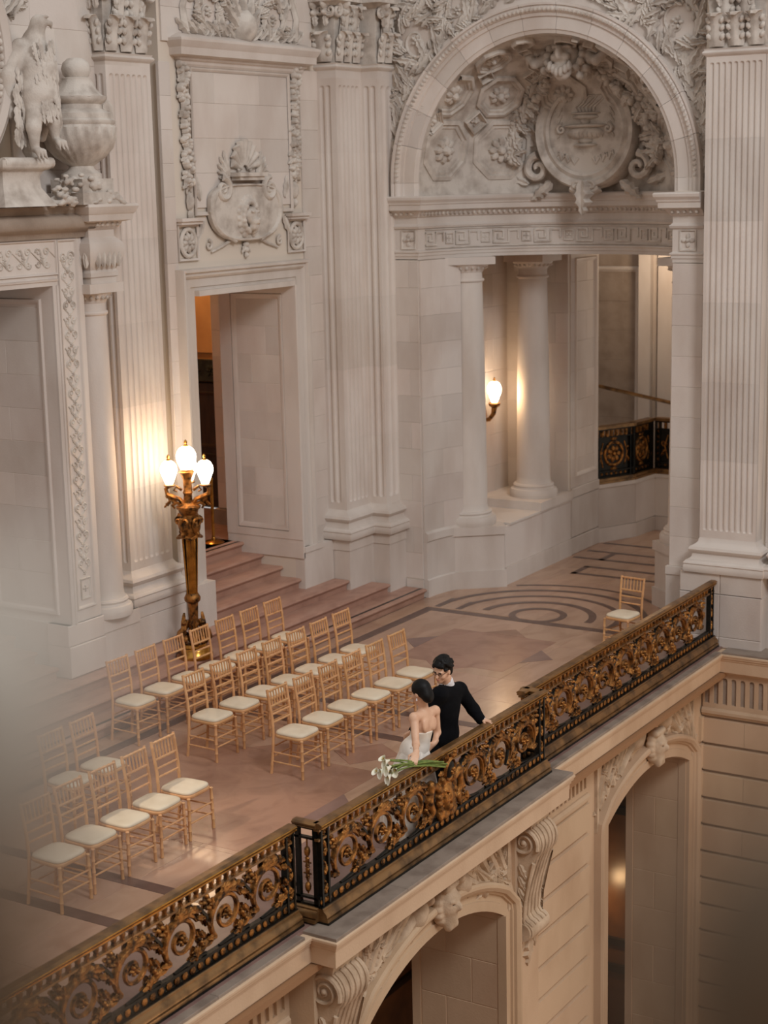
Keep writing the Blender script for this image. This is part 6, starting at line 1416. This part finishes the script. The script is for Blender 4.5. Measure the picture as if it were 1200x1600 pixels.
# --- calla lilies lying along the rail
BQ = thing('bouquet', 'bunch of white calla lilies with long green stems lying over the rail', 'bouquet', (12.55, 7.62, .93))
random.seed(8)
for k in range(9):
    g = (12.62+.01*k, 7.615+.012*((k % 3)-1), .920+.010*(k//3)); tail = (12.98+random.uniform(-.05, .05), 7.47+.016*((k*2 % 5)-2), .835+.016*(k % 4)); hd = (12.22+.05*(k % 3)+random.uniform(-.03, .03), 7.64+.03*((k % 4)-1.5), .965+.05*((k*2) % 5)/2)
    t = MB(); t.tube([tail, ((g[0]+tail[0])/2, (g[1]+tail[1])/2, (g[2]+tail[2])/2+.01), g, ((g[0]+hd[0])/2, (g[1]+hd[1])/2, (g[2]+hd[2])/2+.01), hd], [.0085, .0085, .0085, .008, .011], 7); st = part('lily_stem', t, STEMG, BQ, 60)
    dv = (Vector(hd)-Vector(g)).normalized(); dv = (dv+Vector((random.uniform(-.2, .1), random.uniform(-.35, .15), random.uniform(-.5, .5)))).normalized(); e1 = dv.orthogonal().normalized(); e2 = dv.cross(e1); rows = []
    for i in range(7):
        f = i/6; row = []
        for j in range(13):
            a = 2*pi*j/12; r = .009+.032*f**1.6*(1+.35*cos(a)); o = dv*(f*.085+.035*f*f*cos(a))+e1*r*cos(a)+e2*r*.9*sin(a); row.append(tuple(Vector(hd)+o))
        rows.append(row)
    t = MB(); t.strip(rows); part('petal', t, PETAL, st, 70); t = MB(); t.tube([tuple(Vector(hd)+dv*.01), tuple(Vector(hd)+dv*.065)], [.005, .004], 6); part('spadix', t, SPADIX, st, 60)
# ================================================================ out of focus finials of the gallery the picture is taken from
def near_finial(label, px, py, d, rad, hgt, m_):
    """a turned finial on its post, close to the lens; its middle lies on the viewing ray through (px, py)"""
    v = _f+_r2*((px-600)/2635)-_u2*((py-800)/2635); o = Vector((0, 0, 6.2))+v*d
    R = thing('gallery_finial', label, 'finial', (o.x, o.y, o.z-hgt-.10))
    t = MB(); t.lathe([(rad*.30, .10), (rad*.6, .10+hgt*.06), (rad*.86, .10+hgt*.3), (rad*.97, .10+hgt*.62), (rad, .10+hgt), (rad*.97, .10+hgt*1.35), (rad*.84, .10+hgt*1.68), (rad*.55, .10+hgt*1.92), (rad*.2, .10+hgt*2), (0, .10+hgt*2.005)], 36); part('knob', t, m_, R, 50, local=True)
    t = MB(); t.lathe([(0, 0), (rad*.95, 0), (rad*.95, .05), (rad*.8, .07), (rad*.7, .09), (rad*.7, .10), (rad*.6, .108)], 30); part('neck', t, NEARBRONZE, R, 50, local=True)
    t = MB(); t.lathe([(0, -.5), (rad*.9, -.5), (rad*.9, -.01), (rad*.8, .0), (0, .0)], 30); part('post', t, NEARBRONZE, R, 50, local=True)
    return R
near_finial('grey stone finial close to the lens, melting into blur beside the near chairs', -128, 1140, .28, .031, .030, NEARSTONE)
near_finial('dark bronze finial close to the lens, blurred over the foot of the rusticated end wall', 1300, 1610, .26, .031, .036, NEARBRONZE)
